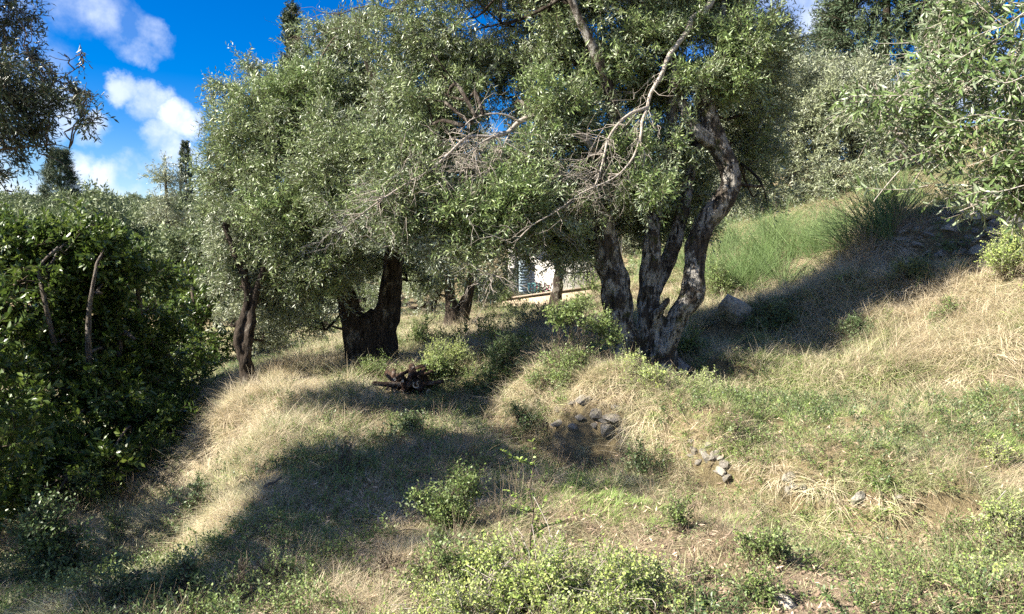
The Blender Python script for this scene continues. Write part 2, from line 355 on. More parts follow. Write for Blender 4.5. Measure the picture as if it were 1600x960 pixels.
def _seg_dist(x, y, pts):
    best = np.full(x.shape, 1e9); sgn = np.zeros(x.shape)
    for a, b in zip(pts[:-1], pts[1:]):
        dx, dy = b[0] - a[0], b[1] - a[1]; L2 = dx * dx + dy * dy
        t = np.clip(((x - a[0]) * dx + (y - a[1]) * dy) / L2, 0, 1); px_, py_ = a[0] + t * dx, a[1] + t * dy
        d_ = np.hypot(x - px_, y - py_); c = dx * (y - a[1]) - dy * (x - a[0]); k = d_ < best
        best = np.where(k, d_, best); sgn = np.where(k, np.sign(c), sgn)
    return best * sgn
STEPS = [([at(*q)[:2] for q in [(868,668,6.75),(905,655,6.55),(985,672,6.3),(1060,700,5.9),(1120,728,5.45),(1200,756,5.1),(1290,772,4.85),(1400,790,4.72)]], .19, .07, .8),
         ([at(*q)[:2] for q in [(1180,596,7.9),(1290,598,7.5),(1400,592,7.3),(1500,588,7.1),(1620,570,6.9)]], .22, .12, 1.0),
         ([at(*q)[:2] for q in [(1240,500,9.4),(1340,480,9.2),(1440,470,8.9),(1540,468,8.4)]], .2, .14, .9)]
def h1(x, y): return float(H([x], [y])[0])
def ground_at(u, v):
    """where the line of sight through a pixel meets the ground"""
    r = ray(u, v); ds = np.concatenate([np.arange(2.0, 14, .04), np.arange(14, 60, .15)])
    P = EYE[None] + r[None] * (ds / r[1])[:, None]
    g = H(P[:, 0], P[:, 1]); k = np.argmax(P[:, 2] < g)
    if P[k, 2] >= g[k]: k = len(ds) - 1
    return np.array([P[k, 0], P[k, 1], g[k]])
def axis(n, near, far, c=0.0):
    t = np.linspace(-1, 1, n); k = 4.6
    a = np.sinh(k * t) / math.sinh(k)
    return c + a * (far - near * 0) 
def grid_axis(lo_d, lo, hi, hi_d, step, grow):
    a = [lo]
    while a[-1] < hi: a.append(a[-1] + step)
    s = step
    while a[-1] < hi_d: s *= grow; a.append(a[-1] + s)
    b = []; s = step; x = lo
    while x > lo_d: s *= grow; x -= s; b.append(x)
    return np.array(b[::-1] + a)
gx = grid_axis(-700, -7.5, 8.5, 700, .06, 1.07)
gy = grid_axis(-400, 2.2, 13, 900, .06, 1.06)
XX, YY = np.meshgrid(gx, gy)
ZZ = H(XX.ravel(), YY.ravel())
nv, nu = XX.shape
idx = np.arange(nv * nu).reshape(nv, nu)
Fq = np.stack([idx[:-1, :-1], idx[:-1, 1:], idx[1:, 1:], idx[1:, :-1]], -1).reshape(-1, 4)
gme = mesh_np('ground', np.stack([XX.ravel(), YY.ravel(), ZZ], 1), Fq, [M['ground']], smooth=True)
ground = link(bpy.data.objects.new('ground', gme)); ground['kind'] = 'structure'; ground['label'] = 'dry terraced hillside under the olive trees'

# ------------------------------------------------------------------ scatter by geometry nodes
SRC = bpy.data.collections.new('sprig_sources')        # never linked to the scene: only the shapes the scatters repeat
def tint_attr(me, vals):
    a = me.attributes.new('tint', 'FLOAT', 'POINT'); a.data.foreach_set('value', np.asarray(vals, np.float32))
_groups = {}
def scatter_group(key, meshes):
    if key in _groups: return _groups[key]
    col = bpy.data.collections.new('src_' + key)
    for i, me in enumerate(meshes):
        o = bpy.data.objects.new('src_%s_%02d' % (key, i), me); col.objects.link(o)
    ng = bpy.data.node_groups.new('scatter_' + key, 'GeometryNodeTree')
    ng.interface.new_socket('Geometry', in_out='INPUT', socket_type='NodeSocketGeometry')
    ng.interface.new_socket('Geometry', in_out='OUTPUT', socket_type='NodeSocketGeometry')
    gi = ng.nodes.new('NodeGroupInput'); go = ng.nodes.new('NodeGroupOutput')
    ci = ng.nodes.new('GeometryNodeCollectionInfo'); ci.inputs['Collection'].default_value = col
    ci.inputs['Separate Children'].default_value = True; ci.inputs['Reset Children'].default_value = True
    ip = ng.nodes.new('GeometryNodeInstanceOnPoints'); ip.inputs['Pick Instance'].default_value = True
    def named(nm, ty):
        n = ng.nodes.new('GeometryNodeInputNamedAttribute'); n.data_type = ty; n.inputs['Name'].default_value = nm; return n.outputs['Attribute']
    L = ng.links.new
    L(gi.outputs[0], ip.inputs['Points']); L(ci.outputs[0], ip.inputs['Instance'])
    L(named('idx', 'INT'), ip.inputs['Instance Index'])
    er = ng.nodes.new('FunctionNodeEulerToRotation'); L(named('rot', 'FLOAT_VECTOR'), er.inputs[0]); L(er.outputs[0], ip.inputs['Rotation'])
    L(named('scl', 'FLOAT_VECTOR'), ip.inputs['Scale']); L(ip.outputs[0], go.inputs[0])
    _groups[key] = ng; return ng
def euler_from_axes(X, Y, Z):
    return np.stack([np.arctan2(Y[:, 2], Z[:, 2]), -np.arcsin(np.clip(X[:, 2], -1, 1)), np.arctan2(X[:, 1], X[:, 0])], 1)
def frames(Zd, spin):
    Zd = unit(Zd); up = np.where(np.abs(Zd[:, 2:3]) > .95, np.array([[1., 0, 0]]), np.array([[0, 0, 1.]]))
    X = unit(np.cross(up, Zd)); Y = np.cross(Zd, X)
    c, s = np.cos(spin)[:, None], np.sin(spin)[:, None]
    return X * c + Y * s, -X * s + Y * c, Zd
def scatter(name, key, meshes, P, E, S, parent=None):
    me = bpy.data.meshes.new(name); n = len(P)
    me.vertices.add(n); me.vertices.foreach_set('co', np.asarray(P, np.float32).ravel())
    a = me.attributes.new('rot', 'FLOAT_VECTOR', 'POINT'); a.data.foreach_set('vector', np.asarray(E, np.float32).ravel())
    S = np.asarray(S, np.float32)
    if S.ndim == 1: S = np.repeat(S[:, None], 3, 1)
    a = me.attributes.new('scl', 'FLOAT_VECTOR', 'POINT'); a.data.foreach_set('vector', S.ravel())
    a = me.attributes.new('idx', 'INT', 'POINT'); a.data.foreach_set('value', RNG.integers(0, len(meshes), n).astype(np.int32))
    o = link(bpy.data.objects.new(name, me), parent)
    md = o.modifiers.new('scatter', 'NODES'); md.node_group = scatter_group(key, meshes)
    for m in meshes[0].materials: me.materials.append(m)
    o['kind'] = 'stuff'
    return o

# ------------------------------------------------------------------ leaf and sprig shapes
LT_LO = (np.array([[0, 0, 0], [.45, -.5, .05], [1, 0, -.03], [.45, .5, .05]]), np.array([[0, 1, 2], [0, 2, 3]]))
LT_HI = (np.array([[0, 0, 0], [.28, -.42, .06], [.28, 0, .03], [.28, .42, .06], [.66, -.42, .04], [.66, 0, .01], [.66, .42, .04], [1, 0, -.1]]),
         np.array([[0, 1, 2], [0, 2, 3], [1, 4, 5], [1, 5, 2], [2, 5, 6], [2, 6, 3], [4, 7, 5], [5, 7, 6]]))
LT_OVAL = (np.array([[0, 0, 0], [.22, -.36, .03], [.6, -.46, .03], [1, 0, -.08], [.6, .46, .03], [.22, .36, .03], [.45, 0, -.02]]),
           np.array([[0, 1, 6], [1, 2, 6], [2, 3, 6], [3, 4, 6], [4, 5, 6], [5, 0, 6]]))
def leaves(base, D, Nn, Ln, Wd, tmpl):
    """one template leaf per row -> verts, faces, per-vertex leaf number"""
    T, F = tmpl; D = unit(D); S = unit(np.cross(Nn, D)); Nn = np.cross(D, S)
    V = base[:, None] + T[None, :, 0:1] * (D * Ln[:, None])[:, None] + T[None, :, 1:2] * (S * Wd[:, None])[:, None] + T[None, :, 2:3] * (Nn * Ln[:, None])[:, None]
    k = len(T); n = len(base)
    return V.reshape(-1, 3), (F[None] + (np.arange(n) * k)[:, None, None]).reshape(-1, 3), np.repeat(np.arange(n), k)
def tri_tube(P, r0, r1, sides=3):
    P = np.asarray(P, float); n = len(P)
    T = unit(np.gradient(P, axis=0)); a = np.array([0, 0, 1.]) if abs(T[0, 2]) < .9 else np.array([1., 0, 0])
    X = unit(np.cross(T, a)); Y = np.cross(T, X)
    r = np.linspace(r0, r1, n); an = np.arange(sides) * 2 * np.pi / sides
    V = P[:, None] + r[:, None, None] * (np.cos(an)[None, :, None] * X[:, None] + np.sin(an)[None, :, None] * Y[:, None])
    F = []
    for i in range(n - 1):
        for j in range(sides):
            a0, a1 = i * sides + j, i * sides + (j + 1) % sides; F += [(a0, a1, a1 + sides), (a0, a1 + sides, a0 + sides)]
    return V.reshape(-1, 3), np.array(F)
def sprig(rng, length, nleaf, Ln, Wd, tmpl, mats, spread=.9, twigs=3, curve=.25, twig_r=.0022, pair=True, cluster=.0, name='sprig'):
    """a twig with side twigs along local +Z, leaves set along it"""
    g = Geo(); tints = []
    paths = []
    z = np.linspace(0, 1, 6)
    bend = rng.normal(size=2) * curve
    main = np.stack([bend[0] * z ** 2 * length, bend[1] * z ** 2 * length, z * length], 1)
    paths.append(main)
    for k in range(twigs):
        t = rng.uniform(.1, .7); p0 = np.array([np.interp(t, z, main[:, i]) for i in range(3)])
        d = unit(np.array([rng.normal(), rng.normal(), rng.uniform(.5, 1.3)]) * [spread, spread, 1]); l = length * rng.uniform(.35, .7)
        d2 = unit(d + np.array([0, 0, .4]))
        zz = np.linspace(0, 1, 4)[:, None]
        paths.append(p0 + l * (d * zz * (1 - zz * .4) + d2 * zz ** 2 * .5))
    tl = sum(np.linalg.norm(np.diff(p, axis=0), axis=1).sum() for p in paths)
    B, D, NN = [], [], []
    for p in paths:
        v, f = tri_tube(p, twig_r, twig_r * .4); g.add(v, f, 1); tints.append(np.full(len(v), .5))
        seg = np.linalg.norm(np.diff(p, axis=0), axis=1).sum(); n = max(3, int(nleaf * seg / tl))
        for i in range(n):
            t = (i + .6) / n * (1 - cluster) + cluster
            q = t * (len(p) - 1); k = min(int(q), len(p) - 2); b = p[k] + (p[k + 1] - p[k]) * (q - k); tdir = unit(p[k + 1] - p[k])
            a = rng.uniform(0, 2 * np.pi) if not pair else (i // 2) * 1.57 + (i % 2) * np.pi + rng.normal() * .3
            x = unit(np.cross(tdir, [.3, .9, .2])); y = np.cross(tdir, x)
            o = x * math.cos(a) + y * math.sin(a)
            d = unit(tdir * rng.uniform(.35, 1.0) + o * rng.uniform(.5, 1.0) + rng.normal(size=3) * .15)
            B.append(b); D.append(d); NN.append(unit(tdir * .8 - o * .5 + rng.normal(size=3) * .4))
    B, D, NN = map(np.array, (B, D, NN)); n = len(B)
    v, f, li = leaves(B, D, NN, Ln * rng.uniform(.65, 1.15, n), Wd * rng.uniform(.75, 1.2, n), tmpl)
    g.add(v, f, 0); tints.append(np.clip(rng.normal(.5, .25, n), 0, 1)[li])
    me = g.mesh(name, mats); tint_attr(me, np.concatenate(tints)); return me
rs = np.random.default_rng(3)
def sprig_set(leafm, twigm, length, nleaf, Ln, Wd, tmpl, n=6, **kw): return [sprig(rs, length, nleaf, Ln, Wd, tmpl, [leafm, twigm], **kw) for _ in range(n)]
SP = {}
SP['olive'] = sprig_set(M['olive'], M['twig_dark'], .30, 46, .060, .0135, LT_LO)
SP['olive_fresh'] = sprig_set(M['olive_fresh'], M['twig_dark'], .30, 46, .062, .0135, LT_LO)
SP['olive_grey'] = sprig_set(M['olive_grey'], M['twig_dark'], .34, 44, .075, .019, LT_LO)
SP['olive_dark'] = sprig_set(M['olive_dark'], M['twig_dark'], .30, 34, .066, .015, LT_LO)
SP['olive_near'] = sprig_set(M['olive_near'], M['twig'], .26, 36, .056, .0125, LT_HI, twigs=3)
SP['laurel'] = sprig_set(M['laurel'], M['twig_dark'], .32, 34, .085, .036, LT_OVAL, twigs=3, pair=False, cluster=.25, twig_r=.003)
SP['shrub'] = sprig_set(M['shrub'], M['twig_dark'], .20, 44, .026, .014, LT_OVAL, twigs=5, pair=False, twig_r=.0015)
SP['shrub_lime'] = sprig_set(M['shrub_lime'], M['twig'], .20, 46, .022, .013, LT_OVAL, twigs=5, pair=False, twig_r=.0015)
SP['shrub_deep'] = sprig_set(M['shrub_deep'], M['twig_dark'], .20, 44, .03, .014, LT_OVAL, twigs=5, pair=False, twig_r=.0015)
SP['cypress'] = sprig_set(M['cypress'], M['twig_dark'], .5, 60, .14, .05, LT_LO, twigs=4, spread=.3, twig_r=.004)
SP['conifer'] = sprig_set(M['conifer'], M['twig_dark'], .7, 70, .16, .035, LT_LO, twigs=5, spread=.6, twig_r=.006)
SP['far'] = sprig_set(M['far'], M['twig_dark'], .9, 70, .24, .09, LT_LO, twigs=5, spread=1.2, twig_r=.008)
def stem_sprig(rng, mats, n=26, h=.7, w=.004, lean=.35, name='stems'):
    g = Geo(); tints = []
    for i in range(n):
        a = rng.uniform(0, 2 * np.pi); r = rng.uniform(0, .05); l = h * rng.uniform(.5, 1.1); le = abs(rng.normal()) * lean
        z = np.linspace(0, 1, 4); o = np.array([math.cos(a), math.sin(a), 0])
        P = o * r + o[None] * (le * z[:, None] ** 1.3 * l) + np.array([0, 0, 1.])[None] * (z[:, None] * l * (1 - .15 * le)) + rng.normal(size=(4, 3)) * .008
        v, f = tri_tube(P, w * .5, w * .2); g.add(v, f, 0); tints.append(np.full(len(v), np.clip(rng.normal(.5, .25), 0, 1)))
    me = g.mesh(name, mats); tint_attr(me, np.concatenate(tints)); return me
SP['broom'] = [stem_sprig(rs, [M['broom']], 60, .6, .0055, .6) for _ in range(4)]
SP['dead'] = [stem_sprig(rs, [M['dead']], 12, .5, .004, .5) for _ in range(4)]

def tuft(rng, m, n, h, w, lean, spread, segs=4, droop=1.2, name='tuft'):
    """grass blades that start upright round +Z and bow towards local +X"""
    g = Geo(); tints = []
    t = np.linspace(0, 1, segs)
    for i in range(n):
        a = rng.uniform(0, 2 * np.pi); b0 = np.array([math.cos(a), math.sin(a), 0]) * rng.uniform(0, spread)
        l = h * rng.uniform(.45, 1.15); az = rng.normal() * .9 + (a if rng.random() < .45 else 0); o = np.array([math.cos(az), math.sin(az), 0.])
        th0 = abs(rng.normal()) * .25 + lean * .4; th1 = th0 + droop * rng.uniform(.3, 1.2)
        th = th0 + (th1 - th0) * t
        seg = l / (segs - 1); P = [b0 - [0, 0, .02]]
        for k in range(1, segs):
            P.append(P[-1] + seg * (o * math.sin(th[k]) + np.array([0, 0, 1.]) * math.cos(th[k])))
        P = np.array(P); s = np.cross([0, 0, 1.], o); s = s * math.cos(.5) + o * math.sin(rng.normal() * .5)
        ww = w * rng.uniform(.6, 1.3) * (1 - t) ** .6 * .5
        V = np.concatenate([P[:-1] - s * ww[:-1, None], P[:-1] + s * ww[:-1, None], P[-1:]]); q = segs - 1
        F = []
        for k in range(q - 1): F += [(k, k + q, k + q + 1), (k, k + q + 1, k + 1)]
        F.append((q - 1, 2 * q - 1, 2 * q))
        g.add(V, F, 0); tints.append(np.full(len(V), np.clip(rng.normal(.5, .27), 0, 1)))
    me = g.mesh(name, [m]); tint_attr(me, np.concatenate(tints)); return me
SP['straw'] = [tuft(rs, M['straw'], 46, .22, .0034, 1.6, .08, 5, 1.9) for _ in range(6)]
SP['straw_mix'] = [tuft(rs, M['straw_green'], 32, .17, .0042, 1.1, .08, 4, 1.6) for _ in range(6)]
SP['grass'] = [tuft(rs, M['grass'], 30, .11, .0045, .5, .08, 4, 1.3) for _ in range(6)]
SP['tall'] = [tuft(rs, M['straw'], 34, .44, .0038, .55, .08, 6, 1.7) for _ in range(5)] + [tuft(rs, M['straw_green'], 30, .36, .0038, .5, .08, 6, 1.5) for _ in range(3)]
SP['litter'] = [tuft(rs, M['litter'], 26, .12, .005, 3.2, .1, 3, .5) for _ in range(6)]

# ------------------------------------------------------------------ grass over the hillside
# patches: centre pixel, radius in metres, and how much straw / mixed / green / litter grows there
PATCH = []
for u, v, r, w in [(1380,885,.6,(.08,.1,.08,2.4)),(1290,935,.45,(.08,.1,.08,2.4)),(1430,830,.3,(.2,.2,.1,1.2)),(1010,840,.33,(.15,.15,.1,1.3)),(980,910,.3,(.1,.1,.1,1.6)),(1050,940,.25,(.1,.1,.1,1.3)),(1000,780,.3,(.2,.1,.05,1)),
                   (1450,700,.9,(.1,1,1,.05)),(1250,680,.9,(.1,1,1.6,.05)),(1550,650,.9,(.1,1,1.4,.05)),(1350,620,.8,(.05,.5,2.4,0)),(1450,620,.7,(.05,.6,2.4,0)),(1350,680,.8,(.05,.6,2.2,0)),(1180,610,.8,(.1,.7,1,0)),(1030,610,.7,(.1,.8,.8,0)),
                   (1200,540,1.2,(.1,.6,1,0)),(1120,540,1.2,(.1,.7,1,0)),(1300,560,1.0,(.5,.3,.6,.1)),(1500,550,1.2,(1,.3,.15,.2)),(1560,470,1.2,(1,.3,.1,.2)),(1350,450,1.3,(.9,.4,.3,.1)),(1200,440,1.5,(1,.4,.2,0)),
                   (850,600,.5,(1,.4,.2,0)),(870,640,.4,(1,.3,.2,0)),(500,640,1.2,(1,.3,.15,0)),(400,660,1.0,(1,.15,.05,0)),(390,740,.7,(1,.1,.05,0)),(450,600,1.2,(1,.25,.1,0)),
                   (650,610,1.2,(.7,.8,.4,0)),(760,600,1.2,(.5,.8,.7,0)),(620,680,.8,(.8,.5,.2,.1)),(520,760,1.0,(1,.25,.12,.1)),(500,850,.9,(1,.25,.12,.1)),(700,780,.7,(.8,.4,.2,.3)),(800,720,.9,(.8,.3,.1,.5)),
                   (1000,700,.6,(.8,.5,.2,.3)),(1100,780,.6,(.8,.5,.3,.2)),(1230,790,.5,(.8,.6,.3,.2)),(1550,900,.6,(.2,1,.5,.3)),(1500,800,.6,(.4,1,.3,.3)),(1200,870,.5,(.3,.6,.8,.4)),
                   (200,780,1.0,(.7,.4,.3,.4)),(250,860,.8,(.5,.3,.4,.4)),(100,900,.8,(.3,.5,.8,.1)),(300,930,.7,(.2,.6,.9,.1)),(150,950,.7,(.2,.6,1,.1)),(700,900,.6,(.7,.7,.5,.1)),(880,900,.4,(.2,.8,.7,.1)),
                   (250,690,1.5,(.4,.4,.7,.1)),(750,500,3,(.8,.5,.2,0)),(880,520,1.6,(.5,.6,.6,0)),(620,520,2,(.6,.6,.5,0))]:
    g_ = ground_at(u, v); PATCH.append((g_[0], g_[1], r, w))
PA = np.array([[p[0], p[1], p[2]] for p in PATCH]); PW = np.array([p[3] for p in PATCH])
def growth(x, y):
    d2 = (x[:, None] - PA[None, :, 0]) ** 2 + (y[:, None] - PA[None, :, 1]) ** 2
    w = np.exp(-d2 / (PA[None, :, 2] ** 2)) + 1e-12
    wsum = w.sum(1, keepdims=True); base = np.array([.6, .5, .35, .05]) * .06
    g = (w @ PW + base) / (wsum + .06); lit = np.clip(g[:, 3:4] - .4, 0, 1); g = g * (1 - lit * .55); g[:, 3] += lit[:, 0] * 1.2; return g
def scatter_grass():
    n = 430000
    # more tufts near the camera: pick depth so that density falls off as one goes away
    y = 2.3 + (RNG.random(n) ** 2.0) * 27
    x = (RNG.random(n) * 2 - 1) * (.78 * y + 1.2)
    keep = RNG.random(n) < np.clip((.78 * y + 1.2) / 9.5, 0, 1) * np.clip((y - 1.9) / 1.6, 0, 1) * 1.2
    x, y = x[keep], y[keep]
    for cx, cy, cr in CLEAR:
        k = (x - cx) ** 2 + (y - cy + .04) ** 2 > cr * cr; x, y = x[k], y[k]
    P0 = np.stack([x, y, 0 * x], 1)
    wt = growth(x, y)
    wt[:, 3] *= 1.0
    wt = wt * (.12 + 2.0 * np.stack([fbm(P0, .6, 21 + 5 * k, 3) for k in range(4)], 1) ** 3.0 * 2.2)
    clump = fbm(P0, .35, 40) 
    keep = RNG.random(len(x)) < .12 + 2.2 * np.clip(clump - .38, 0, 1)
    x, y, wt = x[keep], y[keep], wt[keep]
    cum = np.cumsum(wt, 1); cum = cum / cum[:, -1:]
    kind = (RNG.random(len(x))[:, None] > cum).sum(1)
    z = H(x, y); e = .12
    gxx = (H(x + e, y) - z) / e; gyy = (H(x, y + e) - z) / e
    slope = np.hypot(gxx, gyy)
    down = np.arctan2(-gyy, -gxx)
    P1 = np.stack([x, y, z], 1)
    swirl = (fbm(P1, .8, 60) - .5) * 9
    ang = np.where(RNG.random(len(x)) < np.clip(slope * 2.2, .1, .9), down + RNG.normal(size=len(x)) * .5, swirl + RNG.normal(size=len(x)) * .7)
    dist = np.hypot(x, y)
    ws = 1 + np.clip((dist - 5) / 9, 0, 1.3)
    for k, (key, nm, lab) in enumerate([('straw', 'dry_grass', 'long dry straw-coloured grass bowing down the banks'), ('straw_mix', 'half_dry_grass', 'half-dry yellow-green grass on the terraces'),
                                   ('grass', 'green_grass', 'short fresh green grass among the straw'), ('litter', 'straw_litter', 'flattened reddish straw and leaf litter on the worn path')]):
        s = kind == k; n = s.sum()
        nrm = unit(np.stack([-gxx[s] * .5, -gyy[s] * .5, np.ones(n)], 1))
        Xd = np.stack([np.cos(ang[s]), np.sin(ang[s]), 0 * ang[s]], 1); Yd = unit(np.cross(nrm, Xd)); Xd = np.cross(Yd, nrm)
        sz = (1 + .3 * np.clip((slope[s] - .4) * 2, 0, 1) * (k == 0)) * (.7 if k == 3 else 1.0) * (.5 + .75 * RNG.random(n) ** 1.6) * (.35 + 1.25 * fbm(P1[s], .6, 77 + k, 3))
        S = np.stack([sz * ws[s], sz * ws[s], sz * (1 + .25 * (ws[s] - 1))], 1)
        o = scatter(nm, key, SP[key], P1[s], euler_from_axes(Xd, Yd, nrm), S)
        o['label'] = lab
        print(nm, n)

# ------------------------------------------------------------------ wood
def smooth_path(P, Rr, step):
    P = np.asarray(P, float); Rr = np.asarray(Rr, float)
    Q = np.vstack([2 * P[0] - P[1], P, 2 * P[-1] - P[-2]]); out = []; rr = []
    for i in range(len(P) - 1):
        L = np.linalg.norm(P[i + 1] - P[i]); n = max(2, int(L / step)); t = np.linspace(0, 1, n, endpoint=False)[:, None]
        p0, p1, p2, p3 = Q[i], Q[i + 1], Q[i + 2], Q[i + 3]
        out.append(.5 * (2 * p1 + (p2 - p0) * t + (2 * p0 - 5 * p1 + 4 * p2 - p3) * t ** 2 + (-p0 + 3 * p1 - 3 * p2 + p3) * t ** 3))
        rr.append(Rr[i] + (Rr[i + 1] - Rr[i]) * t[:, 0])
    out.append(P[-1:]); rr.append(Rr[-1:])
    return np.concatenate(out), np.concatenate(rr)
def limb(g, P, Rr, sides=10, step=.06, gnarl=.12, seed=0, flare=0.0, m=0):
    P, r = smooth_path(P, Rr, step); n = len(P)
    T = unit(np.gradient(P, axis=0))
    X = np.zeros_like(T); a = np.array([1., 0, 0]) if abs(T[0, 0]) < .8 else np.array([0, 1., 0])
    X[0] = unit(np.cross(T[0], a))
    for i in range(1, n): X[i] = unit(X[i - 1] - T[i] * np.dot(X[i - 1], T[i]))
    Y = np.cross(T, X); an = np.arange(sides) * 2 * np.pi / sides
    dirs = np.cos(an)[None, :, None] * X[:, None] + np.sin(an)[None, :, None] * Y[:, None]
    s = np.concatenate([[0], np.cumsum(np.linalg.norm(np.diff(P, axis=0), axis=1))])
    tw = s[:, None] * 1.4
    q = np.stack([np.cos(an[None] + tw) * 1.0, np.sin(an[None] + tw) * 1.0, np.repeat(s[:, None] * .8, sides, 1)], -1).reshape(-1, 3)
    rm = np.median(r) + .02
    nz = (fbm(q, .75, seed + 5, 3) - .5).reshape(n, sides) * 2
    lump = (fbm((P[:, None] + dirs * r[:, None, None]).reshape(-1, 3), max(rm * 1.6, .05), seed + 9, 3) - .5).reshape(n, sides) * 2
    q3 = np.stack([np.cos(an[None] + tw) * 2.6, np.sin(an[None] + tw) * 2.6, np.repeat(s[:, None] * 1.3, sides, 1)], -1).reshape(-1, 3)
    rid = 1 - np.abs(fbm(q3, .9, seed + 15, 2) - .5).reshape(n, sides) * 4
    rad = r[:, None] * (1 + gnarl * 1.3 * nz + gnarl * 2.0 * lump - gnarl * .75 * np.clip(rid, 0, 1) * (rm > .05))
    if flare: 
        fl = np.exp(-s / .22)[:, None]; rad = rad * (1 + flare * fl * (.55 + .6 * np.sin(an * 4 + seed)[None]))
    V = P[:, None] + rad[:, :, None] * dirs
    V = np.concatenate([V.reshape(-1, 3), P[-1:] + T[-1:] * r[-1], P[:1] - T[:1] * r[0] * .2])
    i = np.arange(n - 1)[:, None] * sides; j = np.arange(sides)[None]; j2 = (j + 1) % sides
    a0, a1 = (i + j).ravel(), (i + j2).ravel()
    F = np.concatenate([np.stack([a0, a1, a1 + sides], 1), np.stack([a0, a1 + sides, a0 + sides], 1),
                        np.stack([(n - 1) * sides + j[0], (n - 1) * sides + j2[0], np.full(sides, n * sides)], 1), np.stack([j2[0], j[0], np.full(sides, n * sides + 1)], 1)])
    g.add(V, F, m); return P, r
def px(lst, d0=None):
    """[(u, v, d, r)] -> points, radii"""
    return np.array([at(a[0], a[1], a[2]) for a in lst]), [a[3] for a in lst]
def wander(rng, p0, p1, amp, n=5):
    t = np.linspace(0, 1, n)[:, None]; P = p0 + (p1 - p0) * t; w = np.sin(np.pi * t)
    return P + rng.normal(size=(n, 3)) * amp * w * np.linalg.norm(p1 - p0)
def branch_net(g, rng, skel, blobs, r0=.024, gnarl=.08, subs=4, m=0):
    """limbs from the nearest bit of the skeleton into each foliage clump, with side twigs"""
    sk = np.concatenate([s[0] for s in skel])
    for c, rad in blobs:
        c = np.asarray(c, float)
        d = np.linalg.norm(sk - c, axis=1) + np.maximum(0, sk[:, 2] - c[2]) * 1.2; k = int(np.argmin(d))
        mid = wander(rng, sk[k], c + .001, .1, 6); Lc = np.linalg.norm(sk[k] - c)
        rr = np.linspace(min(r0, .012 + .02 * Lc), min(.009, r0 * .6), 6)
        limb(g, mid, rr, 5, .12, gnarl, int(rng.integers(99)), m=m)
        for s in range(subs):
            e = c + rng.normal(size=3) * np.asarray(rad) * .6; b = mid[rng.integers(2, 6)]
            limb(g, wander(rng, b, e, .1, 4), np.linspace(min(.008, r0 * .5), .002, 4), 4, .1, .05, 1, m=m)
def crown_points(rng, blobs, dens, shell=.55, thresh=.0, clump=.45, seed=0, size=(.75, 1.25), droop=.25, up=0.0, noise_scale=.5):
    P, D = [], []
    for c, rad in blobs:
        c = np.asarray(c, float); rad = np.asarray(rad, float) * np.ones(3)
        area = 4 * np.pi * (np.prod(rad) ** (2 / 3)); n = int(area * dens)
        v = unit(rng.normal(size=(n, 3))); r = (shell + (1 - shell) * rng.random(n) ** .5)
        r = np.where(rng.random(n) < .3, rng.random(n), r) * (1 + .42 * (fbm(v * np.mean(rad) + c, .3, seed, 2) - .5) * 2.2)
        p = c + v * r[:, None] * rad
        P.append(p); D.append(v)
    P = np.concatenate(P); D = np.concatenate(D)
    nz = fbm(P, noise_scale, seed + 3, 2)
    k = nz > (.5 - .22) + thresh * .3
    k &= rng.random(len(P)) < .12 + 3.0 * np.clip(nz - .38, 0, 1)
    P, D = P[k], D[k]
    d = unit(D * .8 + rng.normal(size=D.shape) * .55 + np.array([0, 0, up - droop]))
    n = len(P)
    X, Y, Z = frames(d, rng.random(n) * 6.283)
    return P - d * .12, euler_from_axes(X, Y, Z), rng.uniform(size[0], size[1], n)
def relate(o, root):
    """vertices are in world space: shift the object so that it sits under its root"""
    o.location = -np.array(root.location); return o
class Tree:
    def __init__(s, name, label, cat, base, group=None, seed=1):
        s.root = thing(name, label, cat, base, group); s.rng = np.random.default_rng(seed); s.skel = []; s.base = np.array(base, float)
    def trunk(s, limbs, matl, sides=20, step=.05, gnarl=.14, flare=.3, remesh=None, name='trunk'):
        g = Geo()
        for i, (P, r) in enumerate(limbs): s.skel.append(limb(g, P, r, sides, step, gnarl, i * 7 + 1, flare if i == 0 or (len(r) > 3 and r[0] > .1) else 0))
        o = relate(g.obj(name, [matl], s.root, smooth=True), s.root)
        if remesh:
            md = o.modifiers.new('remesh', 'REMESH'); md.mode = 'VOXEL'; md.voxel_size = remesh; md.use_smooth_shade = True
        return o
    def branches(s, blobs, matl, extra=(), subs=4, r0=.024):
        g = Geo()
        for i, (P, r) in enumerate(extra): s.skel.append(limb(g, P, r, 7, .07, .07, i))
        if blobs: branch_net(g, s.rng, s.skel, blobs, r0=r0, subs=subs)
        return relate(g.obj('branches', [matl], s.root, smooth=True), s.root)
    def crown(s, blobs, key, dens, name='crown', **kw):
        P, E, S = crown_points(s.rng, blobs, dens, **kw)
        o = scatter(name, key, SP[key], P, E, S, s.root); print(s.root.name, name, len(P)); return relate(o, s.root)
def B(lst):
    """[(u, v, d, r_px[, squash])] -> blobs in the world"""
    out = []
    for b in lst:
        c = at(b[0], b[1], b[2]); r = b[3] / FPX * b[2]; out.append((c, np.array([r, r * 1.05, r * (b[4] if len(b) > 4 else .8)])))
    return out

